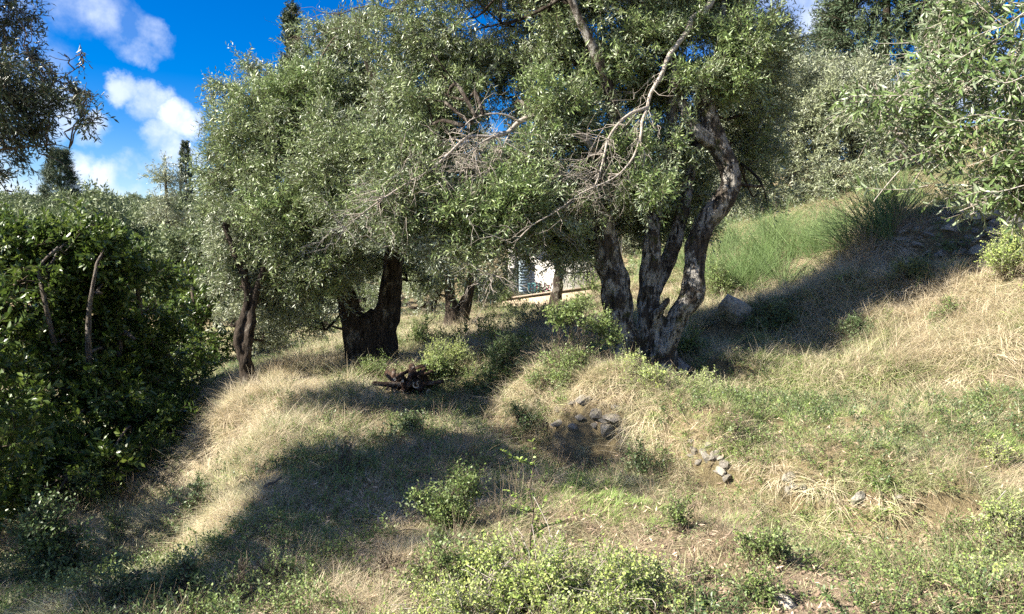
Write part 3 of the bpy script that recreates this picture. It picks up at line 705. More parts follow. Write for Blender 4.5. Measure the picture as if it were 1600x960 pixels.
# ---- the big three-stemmed olive in the middle
d = 8.3; base = at(1005, 583, d); base[2] = h1(base[0], base[1]) - .03
T1 = Tree('olive_tree', 'gnarled old olive with three mottled pale stems, right of the middle', 'olive tree', base, 'olive trees of the grove', 5)
A_ = px([(985,592,d,.26),(978,565,d,.19),(970,520,d,.165),(962,465,d,.18),(950,400,d,.15),(943,350,d-.05,.13),(938,300,d-.1,.115),(945,250,d-.2,.10),(960,190,d-.2,.085),(945,120,d-.3,.06),(905,30,d-.4,.05),(870,-60,d-.4,.04)])
B_ = px([(1028,592,d,.30),(1024,560,d,.235),(1020,520,d,.18),(1013,470,d,.125),(1017,420,d,.115),(1020,375,d,.11),(1022,330,d+.1,.09),(1035,270,d+.2,.08),(1050,200,d+.3,.06),(1040,100,d+.4,.05),(1000,0,d+.5,.04)])
B2 = px([(1014,475,d,.10),(1034,430,d+.1,.085),(1052,385,d+.15,.09),(1066,335,d+.2,.08),(1078,270,d+.3,.07),(1100,180,d+.5,.05),(1150,80,d+.6,.04)])
C_ = px([(1030,560,d,.17),(1046,520,d-.08,.125),(1064,487,d-.12,.11),(1080,462,d-.12,.125),(1084,425,d-.1,.12),(1088,385,d-.05,.12),(1102,350,d,.125),(1127,318,d,.12),(1142,285,d,.12),(1136,250,d,.125),(1118,215,d,.13),(1105,180,d,.11),(1098,145,d,.09),(1112,120,d-.05,.06),(1124,95,d-.05,.045),(1126,50,d-.05,.04),(1132,0,d-.05,.035),(1145,-60,d,.03)])
C2 = px([(1122,225,d,.10),(1095,210,d-.08,.085),(1072,180,d-.1,.06),(1058,140,d-.1,.055),(1052,90,d-.1,.05),(1040,30,d,.04),(1010,-60,d,.03)])
K_ = px([(1030,520,d,.10),(1024,495,d-.16,.06),(1036,478,d-.2,.045),(1044,468,d-.2,.03)])
T1.trunk([A_, B_, B2, C_, C2, K_], M['bark1'], 30, .03, .17, .3, remesh=.014)
def chain(us, d0, d1, r0, r1):
    n = len(us); ds = np.linspace(d0, d1, n); rr = np.geomspace(r0, r1, n)
    return np.array([at(u, v, dd) for (u, v), dd in zip(us, ds)]), list(rr)
pale = [chain([(1120,-30),(1108,8),(1084,28),(1072,52),(1046,86),(1036,112),(1016,148),(1012,168),(1003,190),(1002,208),(990,245),(968,272),(945,286),(908,302),(870,330),(832,352),(812,372)], 8.2, 7.2, .046, .005),
        chain([(1012,168),(985,178),(965,195),(950,218),(945,240),(938,268),(930,290)], 7.75, 7.5, .02, .008),
        chain([(1002,208),(1000,225),(1008,240),(1004,262)], 7.7, 7.6, .012, .004),
        chain([(1098,15),(1092,30),(1072,38)], 8.1, 8.1, .05, .03),
        chain([(945,245),(880,192),(838,182),(812,190),(795,206),(772,214),(732,214),(702,240),(672,266),(640,284),(602,308),(566,334),(540,356)], 8.1, 7.2, .05, .005),
        chain([(812,190),(790,180),(765,178),(735,188),(716,208)], 7.8, 7.6, .014, .005),
        chain([(770,214),(745,228),(738,250),(730,262)], 7.7, 7.6, .012, .004),
        chain([(800,200),(785,232),(765,262),(745,300)], 7.8, 7.5, .012, .003),
        chain([(925,300),(895,316),(850,350),(800,398),(770,430)], 8.0, 7.4, .018, .003)]
T1.branches([], M['twig'], extra=pale, subs=0).name = 'pale_branches'
# fine dead twigs hanging from the pale branches
def twiglets(tree, chains, n, L=.35, r=.0035, matl=None, down=.6, name='dead_twigs'):
    g = Geo(); rng = tree.rng
    for i in range(n):
        P = chains[rng.integers(len(chains))][0]; k = rng.integers(len(P) // 3, len(P)); p = P[k] if k < len(P) else P[-1]
        dd = unit(rng.normal(size=3) * [1, .7, .6] + np.array([-.5, 0, -down])); l = L * rng.uniform(.4, 1.5)
        q = wander(rng, p, p + dd * l, .12, 5); v, f = tri_tube(q, r, r * .3); g.add(v, f)
        for s in range(2):
            e = unit(dd + rng.normal(size=3) * .6); q2 = wander(rng, q[2 + s], q[2 + s] + e * l * .5, .1, 4); v, f = tri_tube(q2, r * .6, r * .25); g.add(v, f)
    return relate(g.obj(name, [matl or M['twig']], tree.root), tree.root)
twiglets(T1, [pale[0], pale[1], pale[4], pale[4], pale[4], pale[6], pale[7], pale[8]], 330, .4, .0042)
blob1 = B([(620,60,9.0,75),(700,30,8.8,90),(790,40,8.6,90),(880,20,8.6,95),(980,20,8.8,90),(1070,-20,8.9,95),(1160,10,9.0,75),(1190,80,9.0,55),
           (700,120,8.9,75),(780,130,8.8,75),(860,110,8.7,80),(950,120,8.8,85),(1040,150,9.2,80),(1160,140,9.2,60),(1190,190,9.3,45),
           (640,180,8.6,70),(700,190,8.6,60),(850,230,8.3,70),(905,190,8.2,60),(980,250,8.9,75),(1050,260,9.1,60),(1180,230,9.4,50),
           (620,250,8.3,60),(690,300,8.2,55),(600,320,8.2,45),(760,290,8.6,70),(820,310,8.2,65),(880,300,8.4,60),(1000,320,9.0,60),(1060,330,9.3,55),
           (735,360,8.3,45),(790,380,8.3,55),(850,370,8.4,60),(900,390,8.8,45),(1050,300,8.9,45),(1000,350,8.8,38),(980,300,8.0,35),(1185,300,9.6,35),
           (750,-80,9,140),(950,-120,8.8,170),(1130,-110,9,150),(1040,-220,8.8,180),(860,-220,9,160)])
blob1 = blob1[:38] + [(c, r * .9) for c, r in blob1[38:]]
T1.branches(blob1, M['bark2'], subs=3)
fresh1 = B([(880,160,8.1,60),(930,110,8.2,50),(840,280,7.7,70),(900,330,7.8,40),(790,330,7.7,60),(1010,290,7.8,45),(980,230,8.0,40),(1000,60,8.2,50),(1160,60,8.1,45),(1085,120,8.0,34),(1150,130,8.2,36),(1060,210,8.0,34),(720,330,7.7,50),(1060,40,8.3,40)])
T1.crown(blob1, 'olive', 135, seed=1, thresh=.34, noise_scale=.38)
low1 = B([(520,300,8.6,40),(500,260,8.6,44),(560,230,8.5,46),(530,350,8.6,34),(500,200,8.8,44),(650,235,8.0,40),(640,345,7.7,42),(690,385,7.6,42),(740,405,7.7,40),(775,405,7.9,26),(850,385,8.1,26),(665,290,7.7,46),(560,335,8.3,30),(610,290,7.8,46),(730,345,7.5,42),(780,350,7.6,38),(830,340,7.8,34),(900,360,8.3,34),(700,425,8.6,22)])
T1.crown(low1, 'olive', 130, name='hanging_foliage', seed=14, thresh=.3)
T1.crown(fresh1, 'olive_fresh', 150, name='fresh_shoots', seed=2, thresh=.35, droop=.1, up=.35)

# ---- the second olive, dark trunk to the left
d = 10.0; base = at(585, 580, d); base[2] = h1(base[0], base[1]) - .03
T2 = Tree('olive_tree', 'broad old olive with a thick dark shaded trunk, left of the middle', 'olive tree', base, 'olive trees of the grove', 6)
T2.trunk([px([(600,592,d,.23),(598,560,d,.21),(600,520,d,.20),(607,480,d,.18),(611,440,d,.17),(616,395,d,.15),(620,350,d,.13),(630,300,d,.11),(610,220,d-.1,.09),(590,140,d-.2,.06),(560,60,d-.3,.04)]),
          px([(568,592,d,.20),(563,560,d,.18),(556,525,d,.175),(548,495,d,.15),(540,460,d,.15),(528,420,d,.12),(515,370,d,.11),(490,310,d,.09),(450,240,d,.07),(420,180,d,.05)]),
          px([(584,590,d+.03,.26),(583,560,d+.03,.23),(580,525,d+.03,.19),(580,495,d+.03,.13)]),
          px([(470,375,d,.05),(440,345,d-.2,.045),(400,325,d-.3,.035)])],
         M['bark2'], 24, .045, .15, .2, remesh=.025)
top2 = [chain([(760,-90),(700,-25),(640,0),(612,18),(585,22),(566,28),(545,46),(522,60),(508,80),(498,98),(497,120)], 9.3, 9.3, .06, .008),
        chain([(610,18),(590,10),(560,12),(530,22),(505,20)], 9.3, 9.1, .018, .004), chain([(566,28),(585,34),(560,38),(575,30)], 9.3, 9.2, .012, .004),
        chain([(545,46),(520,46),(500,56),(470,60)], 9.3, 9.2, .012, .004), chain([(598,4),(588,-8),(575,-20)], 9.3, 9.2, .02, .01)]
T1.branches([], M['twig_dark'], extra=top2, subs=0).name = 'upper_bough'
twiglets(T1, top2, 60, .3, .003, M['twig_dark'], .2)
blob2 = B([(510,75,10.2,45),(445,140,10,46),(395,165,10,48),(340,135,10,18),(500,140,10.2,70),(560,120,10.2,60),(362,205,9.9,42),(400,220,9.7,70),(470,230,9.6,75),(545,230,9.8,70),(600,180,10,60),
           (355,280,9.8,40),(390,300,9.4,65),(460,320,9.3,75),(540,320,9.3,75),(600,300,10.3,60),(350,345,9.8,30),(370,370,9.4,60),(440,390,9.3,60),(510,400,9.2,60),(570,380,10.7,55),(655,385,10.6,42),(655,330,10.4,55),
           (400,430,9.6,50),(460,460,9.6,50),(505,450,9.4,38),(560,415,10.6,26),(350,420,10,35),(430,500,10.6,34),(495,505,10.8,26),(660,240,10,60),(545,50,10.4,40),(395,105,10.3,18),(655,425,10.6,30),(500,190,10.6,60)])
blob2 = [b for b in blob2]
T2.branches(blob2, M['bark2'], subs=3)
T2.crown(blob2, 'olive', 135, seed=5, thresh=.3, noise_scale=.38)
T2.crown(B([(480,150,9.6,60),(430,180,9.5,55),(450,340,8.9,55),(520,230,9.4,50),(380,240,9.6,34),(560,360,9.0,45)]), 'olive_fresh', 110, name='fresh_shoots', seed=6, thresh=.4, up=.4)

# ---- thin twisted olive at the edge of the drop
d = 9.0; base = at(396, 604, d); base[2] = h1(base[0], base[1]) - .03
T3 = Tree('olive_tree', 'slender twisted olive with grey leaves at the edge of the dark thicket', 'olive tree', base, 'olive trees of the grove', 7)
T3.trunk([px([(398,612,d,.12),(388,590,d,.09),(381,560,d,.08),(375,525,d,.07),(383,490,d,.062),(388,465,d,.055),(380,430,d,.05),(365,390,d,.04),(350,350,d,.03)]),
          px([(383,565,d,.07),(391,520,d-.04,.055),(394,490,d,.05),(402,450,d,.045),(420,400,d,.04)])], M['bark2'], 18, .03, .24, .4, remesh=.016)
bl = B([(365,400,9.2,36),(390,435,9.2,34),(352,450,9.3,24),(412,470,9.4,32),(352,490,9.5,22),(405,400,9.4,38),(350,375,9.6,28),(425,520,9.6,28),(375,350,9.5,40)])
T3.branches(bl, M['bark2'], subs=3); T3.crown(bl, 'olive_grey', 120, seed=8, thresh=.1, size=(.6, .95))

# ---- smaller trees beyond
def small_tree(label, u, v, d, limbs, blobs, key, dens, seed, bark='bark2', name='olive_tree', cat='olive tree', group='olive trees of the grove', size=(.9, 1.4), thresh=.1, sides=12):
    b = at(u, v, d); b[2] = h1(b[0], b[1]) - .05
    T = Tree(name, label, cat, b, group, seed)
    T.trunk([px(l) for l in limbs], M[bark], sides, .08, .15, .3)
    bl = B(blobs); T.branches(bl, M[bark], subs=3, r0=.05); T.crown(bl, key, dens, seed=seed, thresh=thresh, size=size); return T
small_tree('small forked olive with a pale-edged split trunk, behind and right of the dark trunk', 715, 518, 15,
           [[(712,525,15,.32),(708,500,15,.2),(704,470,15,.13),(700,430,15,.1),(690,380,15,.08)], [(718,522,15,.25),(722,495,15,.14),(732,460,15,.11),(738,420,15,.08),(750,370,15,.06)]],
           [(690,400,15,45),(740,410,15,45),(665,430,15.2,35),(700,350,15,60),(760,360,15,50),(640,350,15,50),(700,290,15,60),(770,440,15.3,30),(655,460,15.5,28)], 'olive', 60, 21)
small_tree('single-stemmed olive in front of the pale garden wall and white house', 868, 486, 19.5,
           [[(867,492,19.5,.2),(869,465,19.5,.15),(873,430,19.5,.13),(872,390,19.5,.1),(865,340,19.5,.08)]],
           [(870,385,19.5,38),(835,380,19.7,22),(905,395,19.5,30),(892,428,19.3,14),(870,350,19.5,60),(920,370,19.5,45),(820,340,19.5,50),(930,420,20,22)], 'olive', 48, 22)
small_tree('leafy olive filling the gap behind the dark trunk', 668, 492, 18.5,
           [[(668,500,18.5,.16),(676,470,18.5,.12),(690,440,18.5,.1),(684,400,18.5,.08)]],
           [(660,440,18.5,36),(620,420,19,40),(630,470,19,26),(600,470,20,30),(640,380,19,50),(690,420,19,40),(580,420,20,45)], 'olive', 42, 23)
small_tree('silvery olive on the upper terrace with a dark leaning stem', 1218, 332, 18,
           [[(1222,345,18,.16),(1212,310,18,.12),(1198,280,18,.1),(1180,230,18,.08)], [(1212,310,18,.1),(1225,290,18,.08),(1250,240,18,.06)]],
           [(1200,230,18,55),(1250,200,18,60),(1190,150,18,50),(1290,250,17.5,50),(1230,280,17.6,38),(1180,300,18.5,35),(1280,170,18,50),(1225,130,18,45),(1160,240,18.6,50),(1265,300,17.4,35)], 'olive_grey', 46, 24, bark='bark2', thresh=0, size=(1, 1.5))
small_tree('tall silvery olive in front of the dark cedar', 1340, 300, 17,
           [[(1345,330,17,.16),(1340,280,17,.12),(1330,220,17,.1),(1340,150,17,.07)]],
           [(1340,200,17,50),(1385,185,17,45),(1325,150,17,45),(1365,150,17,40),(1300,180,17.2,45),(1350,260,16.8,50),(1400,230,17,50),(1430,190,17,40),(1390,280,16.6,40),(1310,115,17.4,30),(1345,110,17.4,24),(1310,290,16.8,35)], 'olive_grey', 50, 25, thresh=0, size=(1, 1.5))
small_tree('pale olive at the top of the slope left of the cedar', 1240, 250, 26,
           [[(1245,310,26,.18),(1240,240,26,.14),(1245,150,26,.1)]],
           [(1240,135,26,50),(1215,85,26,34),(1262,115,26,32),(1200,150,26,45),(1290,140,26,35),(1235,75,26,24)], 'olive_grey', 34, 26, thresh=0, size=(1.3, 1.9))
# background olives closing the grove
bgs = [(740,440,36,80,'olive'),(1010,400,30,70,'olive'),(1075,425,20,60,'olive_fresh'),(560,470,24,100,'olive'),(460,490,26,90,'olive_grey'),(860,400,36,90,'olive_grey'),(700,440,34,110,'olive_grey'),(1130,400,24,90,'olive_grey'),(1010,430,32,100,'olive_grey')]
bglab = ['deep green olive behind the house end of the grove','olive seen between the two pale stems of the big tree','fresh green olive behind the right stem of the big tree','olive behind the dark trunk in the deep shade','grey olive behind the slender twisted tree',
         'distant olive rising above the white house','distant grey olive beyond the forked tree','grey olive at the foot of the upper slope','distant olive behind the fork of the big tree']
for i, (u, v, dd, r, key) in enumerate(bgs):
    rg = np.random.default_rng(100 + i); bl = []
    for k in range(9):
        bl.append((u + rg.normal() * r * .55, v - r * 1.1 + rg.normal() * r * .55, dd + rg.normal() * .8, r * rg.uniform(.42, .62) * 18 / dd * 1.15))
    g0 = at(u, v, dd); gz = h1(g0[0], g0[1]); vb = 399 + (EYE[2] - gz) / dd * FPX
    small_tree(bglab[i], u, vb, dd, [[(u, vb + 6, dd, .2), (u + 5, vb - 40, dd, .14), (u - 4, v - r, dd, .09)]], bl, key, 26, 200 + i, size=(1.3, 2.0), thresh=0)

# ---- evergreen thicket on the left (bay / arbutus)
def bush(label, base_px, stems, blobs, key, dens, seed, bark='twig_dark', name='laurel_bush', cat='bush', group=None, subs=5, size=(.7, 1.2), thresh=.3, r0=.02, **kw):
    kw.setdefault('noise_scale', .35); dens *= 1.15
    b = ground_at(*base_px) if len(base_px) == 2 else at(*base_px); b[2] = h1(b[0], b[1]) - .03
    T = Tree(name, label, cat, b, group, seed); g = Geo()
    for i, (P, r) in enumerate([px(s) for s in stems]): T.skel.append(limb(g, P, r, 8, .08, .08, i))
    if not stems:
        T.skel.append((b[None] + np.array([[0, 0, 0], [0, 0, .05]]), [.01, .01]))
    bl = B(blobs)
    branch_net(g, T.rng, T.skel, bl, r0=r0, subs=subs)
    relate(g.obj('stems', [M[bark]], T.root, smooth=True), T.root)
    T.crown(bl, key, dens, name='foliage', seed=seed, thresh=thresh, size=size, **kw); return T
LG = 'evergreen bushes of the dark thicket'
bush('evergreen laurel bush with sunlit yellow-green top, leftmost in the dark thicket', (60,700), [[(25,660,9,.05),(15,560,9,.04),(5,480,9,.035),(-10,400,9,.03)]],
     [(20,392,9.3,48),(-20,430,9.2,50),(40,440,9,50),(0,500,9,55),(50,530,9,50),(0,590,8.7,55),(60,610,8.6,50),(0,680,8.3,60),(70,690,8.2,50),(10,368,9.6,28)], 'laurel', 75, 31, group=LG)
bush('evergreen laurel bush with a leaning pale stem, middle of the dark thicket', (120,690), [[(90,560,9,.035),(76,500,8.9,.03),(68,460,8.9,.03),(58,420,9,.02)], [(140,600,9,.045),(138,540,9,.04),(140,480,9,.03),(150,420,9,.02)]],
     [(75,395,9.5,42),(128,382,9.6,42),(170,398,9.7,36),(100,430,9.6,50),(160,440,9.7,50),(110,510,9.8,50),(170,530,9.8,50),(120,600,9.0,55),(170,640,8.8,50),(110,690,8.3,50),(160,590,9.5,50),(132,350,9.9,20)], 'laurel', 75, 32, bark='bark3', group=LG)
bush('rounded evergreen laurel bush nearest the slender olive', (230,680), [[(185,560,9.6,.04),(192,520,9.5,.035),(210,530,9.3,.02)], [(225,600,10,.05),(222,520,10,.04),(215,450,10,.03)]],
     [(205,412,10.2,36),(200,440,10.2,45),(240,480,10.3,42),(210,520,10.4,50),(260,540,10.5,42),(215,590,10,50),(270,590,10.5,40),(225,650,9.5,50),(285,560,11,34),(210,690,9,40),(235,430,10.4,28),(300,610,11,30)], 'laurel', 70, 33, bark='bark3', group=LG)
bush('deep-shaded evergreen mass behind the slender olive stem', (320,590,13.5), [[(310,600,14,.06),(310,520,14,.05),(300,450,14,.04)]],
     [(300,490,14,40),(330,500,14,34),(280,440,14.5,30),(300,560,13.8,34),(340,560,13.8,26),(355,530,14,26),(325,450,14.5,28),(270,530,14.5,40)], 'laurel', 45, 34, group=LG)
bush('low young laurel in front of the dark thicket', (150,720), [], [(60,740,7.6,40),(130,730,7.6,40),(20,770,7.0,40),(190,720,7.9,28)], 'laurel', 60, 35, group=LG)

bush('evergreen laurel at the very edge of the picture, nearest in the dark thicket', (-60,860), [], [(-90,700,5.6,120),(-140,560,6.2,150),(-230,620,5.0,150),(-60,800,5.4,60),(-160,420,7.5,130)], 'laurel', 50, 36, group=LG)
bush('low dark evergreen bush at the foot of the thicket', (240,690), [], [(250,670,8.8,40),(215,700,8.2,34),(290,650,9.6,34),(320,625,10.4,26),(180,720,7.6,30)], 'laurel', 60, 37, group=LG)
bush('dark evergreen bush at the left edge under the thicket', (30,780), [], [(20,740,7,60),(70,760,6.7,40),(-30,780,6.3,60),(110,740,7.2,40),(20,690,7.6,60)], 'laurel', 60, 38, group=LG)
# ---- foreground olive on the left, dark against the sky; its trunk stands outside the picture
d = 6.4; b = np.array([-6.3, 5.2, h1(-6.3, 5.2) - .05])
TL = Tree('olive_tree', 'dark shaded olive hanging into the picture at the top left corner', 'olive tree', b, 'olive trees of the grove', 41)
TL.trunk([(np.array([b, b + [.05, .1, .8], b + [.2, .2, 1.6], b + [.3, .3, 2.4], b + [.3, .4, 3.4]]), [.28, .2, .16, .12, .08])], M['bark2'], 16, .07, .15, .3)
blL = B([(0,40,6.6,48),(40,70,6.5,32),(5,110,6.4,50),(65,100,6.4,26),(100,85,6.4,15),(125,80,6.4,9),(30,165,6.4,38),(85,150,6.4,20),(0,215,6.4,40),(50,205,6.4,22),(118,140,6.4,14),(140,150,6.3,9),(128,185,6.3,12),(145,190,6.3,7),(20,20,6.6,36),(75,185,6.4,14),
         (5,275,6.5,18),(40,255,6.5,10),(20,300,6.5,8),(75,232,6.5,7),(-60,100,6.5,75),(-60,210,6.5,70),(-40,-40,6.6,80)])
TL.branches(blL, M['twig_dark'], extra=[chain([(-80,260),(-10,236),(40,230),(85,226),(108,232)], 6.4, 6.4, .016, .003), chain([(-80,200),(0,170),(50,150),(100,120),(130,100)], 6.4, 6.4, .014, .003),
                                        chain([(60,240),(90,250),(118,272)], 6.4, 6.4, .006, .002)], subs=4, r0=.007)
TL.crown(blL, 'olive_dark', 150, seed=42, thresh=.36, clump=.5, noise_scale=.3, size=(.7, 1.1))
# the rest of its crown, overhead and outside the frame
blO = []
for (u, v, r, hh) in [(455,770,.38,4.3),(520,740,.42,4.4),(600,715,.42,4.5),(680,715,.40,4.4),(750,705,.34,4.2),(560,790,.45,4.1),(650,780,.40,4.0),(500,850,.40,3.8),(430,870,.38,3.9),(590,850,.30,3.9),
                      (330,930,.36,3.6),(240,930,.36,3.6),(140,935,.36,3.6),(60,930,.34,3.6),(830,690,.26,4.2),(900,720,.2,4.2),(720,760,.25,4.2),(880,700,.22,4.4),(960,730,.2,4.2),(1010,760,.18,4.2),(900,760,.2,4.2),(820,740,.22,4.2)]:
    gp = ground_at(u, v); blO.append((gp + SUN * ((hh - gp[2]) / SUN[2]), np.array([r, r, r * .75])))
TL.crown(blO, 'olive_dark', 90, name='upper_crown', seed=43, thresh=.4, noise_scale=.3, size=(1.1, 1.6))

# ---- foreground olive on the right, large leaves
d = 3.6; b = np.array([4.6, 4.6, h1(4.6, 4.6) - .05])
TR = Tree('olive_tree', 'near olive with large silver-green leaves reaching in at the top right', 'olive tree', b, 'olive trees of the grove', 51)
TR.trunk([(np.array([b, b + [0, 0, .8], b + [-.1, -.1, 1.7], b + [-.3, -.3, 2.6]]), [.25, .17, .13, .1])], M['bark3'], 16, .07, .15, .3)
blR = B([(1540,20,3.7,62),(1590,70,3.6,55),(1500,70,3.8,48),(1460,110,3.9,40),(1420,130,3.9,36),(1375,155,3.8,30),(1350,160,3.8,18),(1530,130,3.6,60),(1590,160,3.5,55),(1460,180,3.7,46),(1400,200,3.7,30),(1520,210,3.6,55),(1590,240,3.5,55),(1470,250,3.7,26),
         (1540,280,3.6,45),(1590,310,3.6,34),(1500,295,3.7,22),(1520,320,3.6,18),(1400,245,3.8,16),(1480,30,3.9,40),(1445,70,4.0,26),(1650,100,3.6,80),(1650,250,3.6,80),(1380,190,3.8,14)])
boughs = [chain([(1750,60),(1640,80),(1560,110),(1500,150),(1440,150),(1390,165)], 3.6, 3.8, .018, .003), chain([(1750,160),(1640,170),(1560,200),(1500,215),(1430,240),(1385,255)], 3.6, 3.8, .016, .002),
          chain([(1750,0),(1660,10),(1580,30),(1520,50),(1470,90),(1420,120)], 3.7, 3.9, .016, .003), chain([(1750,260),(1660,280),(1590,300),(1540,315),(1500,330)], 3.6, 3.6, .012, .002),
          chain([(1430,240),(1410,262),(1385,290),(1365,315)], 3.8, 3.8, .005, .002)]
TR.branches(blR, M['twig'], extra=boughs, subs=3, r0=.008)
TR.crown(blR, 'olive_near', 125, seed=52, thresh=.2, noise_scale=.3, size=(.8, 1.15), droop=.1)
# the leaves that show largest, one object each
lm = Geo(); v_, f_, _ = leaves(np.zeros((1, 3)), np.array([[0, 0, 1.]]), np.array([[0, 1., 0]]), np.array([.056]), np.array([.0125]), LT_HI); lm.add(v_, f_)
leaf_me = lm.mesh('leaf', [M['olive_near']]); tint_attr(leaf_me, np.full(len(leaf_me.vertices), .6))
rg = np.random.default_rng(77); cnt = 0
tips = [chain([(1470,165),(1430,150),(1390,150),(1345,150),(1322,152)], 3.6, 3.6, 1, 1)[0], chain([(1480,225),(1440,240),(1405,250),(1372,258)], 3.6, 3.6, 1, 1)[0], chain([(1450,290),(1420,296),(1380,296),(1335,292)], 3.6, 3.6, 1, 1)[0],
        chain([(1560,60),(1520,80),(1480,100),(1440,95)], 3.4, 3.5, 1, 1)[0], chain([(1600,190),(1560,185),(1520,180),(1480,195)], 3.3, 3.4, 1, 1)[0], chain([(1600,120),(1570,130),(1530,120),(1500,140)], 3.3, 3.4, 1, 1)[0], chain([(1600,290),(1560,300),(1530,300),(1500,310)], 3.3, 3.4, 1, 1)[0],
        chain([(1600,20),(1570,40),(1540,50),(1520,60)], 3.3, 3.4, 1, 1)[0], chain([(1600,240),(1570,235),(1540,250),(1510,260)], 3.3, 3.4, 1, 1)[0]]
gt = Geo()
for P in tips:
    P2, _r = smooth_path(P, np.ones(len(P)), .02); v, f = tri_tube(P2, .003, .0012); gt.add(v, f)
    for k in range(1, len(P2)):
        if cnt >= 300: break
        tdir = unit(P2[k] - P2[k - 1])
        for s in range(2):
            if cnt >= 300: break
            a = k * 1.57 + s * np.pi + rg.normal() * .4; x = unit(np.cross(tdir, [0, 0, 1.])); y = np.cross(tdir, x)
            o_ = x * math.cos(a) + y * math.sin(a); dd = unit(tdir * rg.uniform(.4, 1) + o_ + rg.normal(size=3) * .2)
            X, Y, Z = frames(dd[None], np.array([rg.uniform(0, 6.28)]))
            lo = bpy.data.objects.new('leaf', leaf_me); lo.rotation_euler = euler_from_axes(X, Y, Z)[0]; lo.location = P2[k] - np.array(TR.root.location)
            s_ = rg.uniform(.75, 1.2); lo.scale = (s_, s_, s_); link(lo, TR.root); cnt += 1
relate(gt.obj('twigs', [M['twig']], TR.root), TR.root)

# ---- cypresses, cedar and conifers on the skyline
def cone_tree(label, name, cat, u, vtop, vbase, d, wpx, key, dens, seed, profile, dz=0, size=(1, 1.5), layers=False):
    top = at(u, vtop, d); g0 = np.array([top[0], top[1], h1(top[0], top[1]) - .1])
    T = Tree(name, label, cat, g0, None, seed); rg = T.rng
    Hh = top[2] - g0[2]; w = wpx / FPX * d
    T.trunk([(np.array([g0, g0 + [0, 0, Hh * .5], g0 + [0, 0, Hh * .95]]), [.02 * Hh + .04, .012 * Hh + .03, .02])], M['bark2'], 10, .3, .1, .2)
    z0 = max(0.0, (at(u, vbase, d)[2] - g0[2])); n = int(dens * (Hh - z0) * w)
    t = rg.random(n) ** .8; a = rg.random(n) * 6.283
    lob = 1 + .25 * (vnoise(np.stack([np.cos(a) * 1.5, np.sin(a) * 1.5, t * Hh / 1.2], 1), 1, seed) - .5) * 2
    rad = w * profile(t) * lob
    if layers: rad = rad * (.62 + .38 * np.abs(np.sin(t * Hh * 2.6 / 1.0 + np.sin(a * 3) * .8)))
    rr = rad * np.sqrt(rg.uniform(.3, 1, n)) 
    P = np.stack([g0[0] + np.cos(a) * rr, g0[1] + np.sin(a) * rr, g0[2] + z0 + t * (Hh - z0)], 1)
    dirs = np.stack([np.cos(a), np.sin(a), np.full(n, 1.6 if not layers else .15)], 1) + rg.normal(size=(n, 3)) * .25
    X, Y, Z = frames(dirs, rg.random(n) * 6.28)
    relate(scatter('crown', key, SP[key], P, euler_from_axes(X, Y, Z), rg.uniform(size[0], size[1], n), T.root), T.root); return T
cyl = lambda t: np.clip(1.1 * np.sqrt(np.clip(1 - t, 0, 1)), 0, 1) * (.55 + .45 * np.clip(t * 5, 0, 1))
con = lambda t: np.clip(1 - t, .02, 1) ** .85
ced = lambda t: np.clip(1.15 * (1 - t) ** .6, .05, 1)
cone_tree('narrow dark cypress on the skyline beside the big conifer gap', 'cypress_tree', 'cypress', 289, 226, 420, 50, 13, 'cypress', 130, 61, cyl, size=(.45, .75))
cone_tree('tall thin cypress spire poking above the second olive', 'cypress_tree', 'cypress', 454, 15, 400, 34, 11, 'cypress', 110, 62, cyl, size=(.8, 1.1))
cone_tree('spreading dark fir on the left skyline', 'fir_tree', 'fir', 92, 236, 420, 50, 58, 'conifer', 60, 63, con, layers=True, size=(.5, .9))
cone_tree('large dark cedar at the top behind the silvery olives', 'cedar_tree', 'cedar', 1392, -190, 230, 30, 100, 'conifer', 60, 64, ced, layers=True, size=(.9, 1.5))
cone_tree('pointed young conifer against the blue gap', 'conifer_tree', 'conifer', 1311, 5, 180, 38, 26, 'conifer', 40, 65, con, layers=True, size=(.6, .9))
cone_tree('smaller pointed conifer left of the other in the blue gap', 'conifer_tree', 'conifer', 1280, 34, 180, 40, 18, 'conifer', 44, 66, con, layers=True, size=(.5, .8))
cone_tree('broken-topped conifer behind the pale olives', 'conifer_tree', 'conifer', 1252, 48, 180, 38, 20, 'conifer', 26, 67, con, layers=True, size=(.7, 1.1))
small_tree('wispy thin olive top beside the dark cypress', 262, 330, 30, [[(262,440,30,.14),(262,340,30,.09),(258,270,30,.04)]],
           [(258,255,30,10),(252,278,30,14),(268,290,30,16),(262,320,30,18),(248,335,30,16),(285,345,30,20)], 'olive_grey', 22, 68, size=(1.3, 2.0))
small_tree('bright green bushy tree beyond the dark thicket', 290, 430, 24, [[(290,480,24,.15),(292,430,24,.12)]],
           [(290,395,24,36),(265,410,24,30),(320,400,24,34),(300,430,24,34),(255,440,24,26),(310,370,24,26)], 'far', 14, 69, name='leafy_tree', cat='tree', group=None, size=(.5, .8))
small_tree('grey-green olive beyond the dark thicket', 330, 400, 32, [[(330,480,32,.15),(332,400,32,.12)]],
           [(335,355,32,34),(300,345,32,24),(350,390,32,36),(285,362,32,22),(300,375,32,26)], 'far', 10, 70, size=(.6, .9))
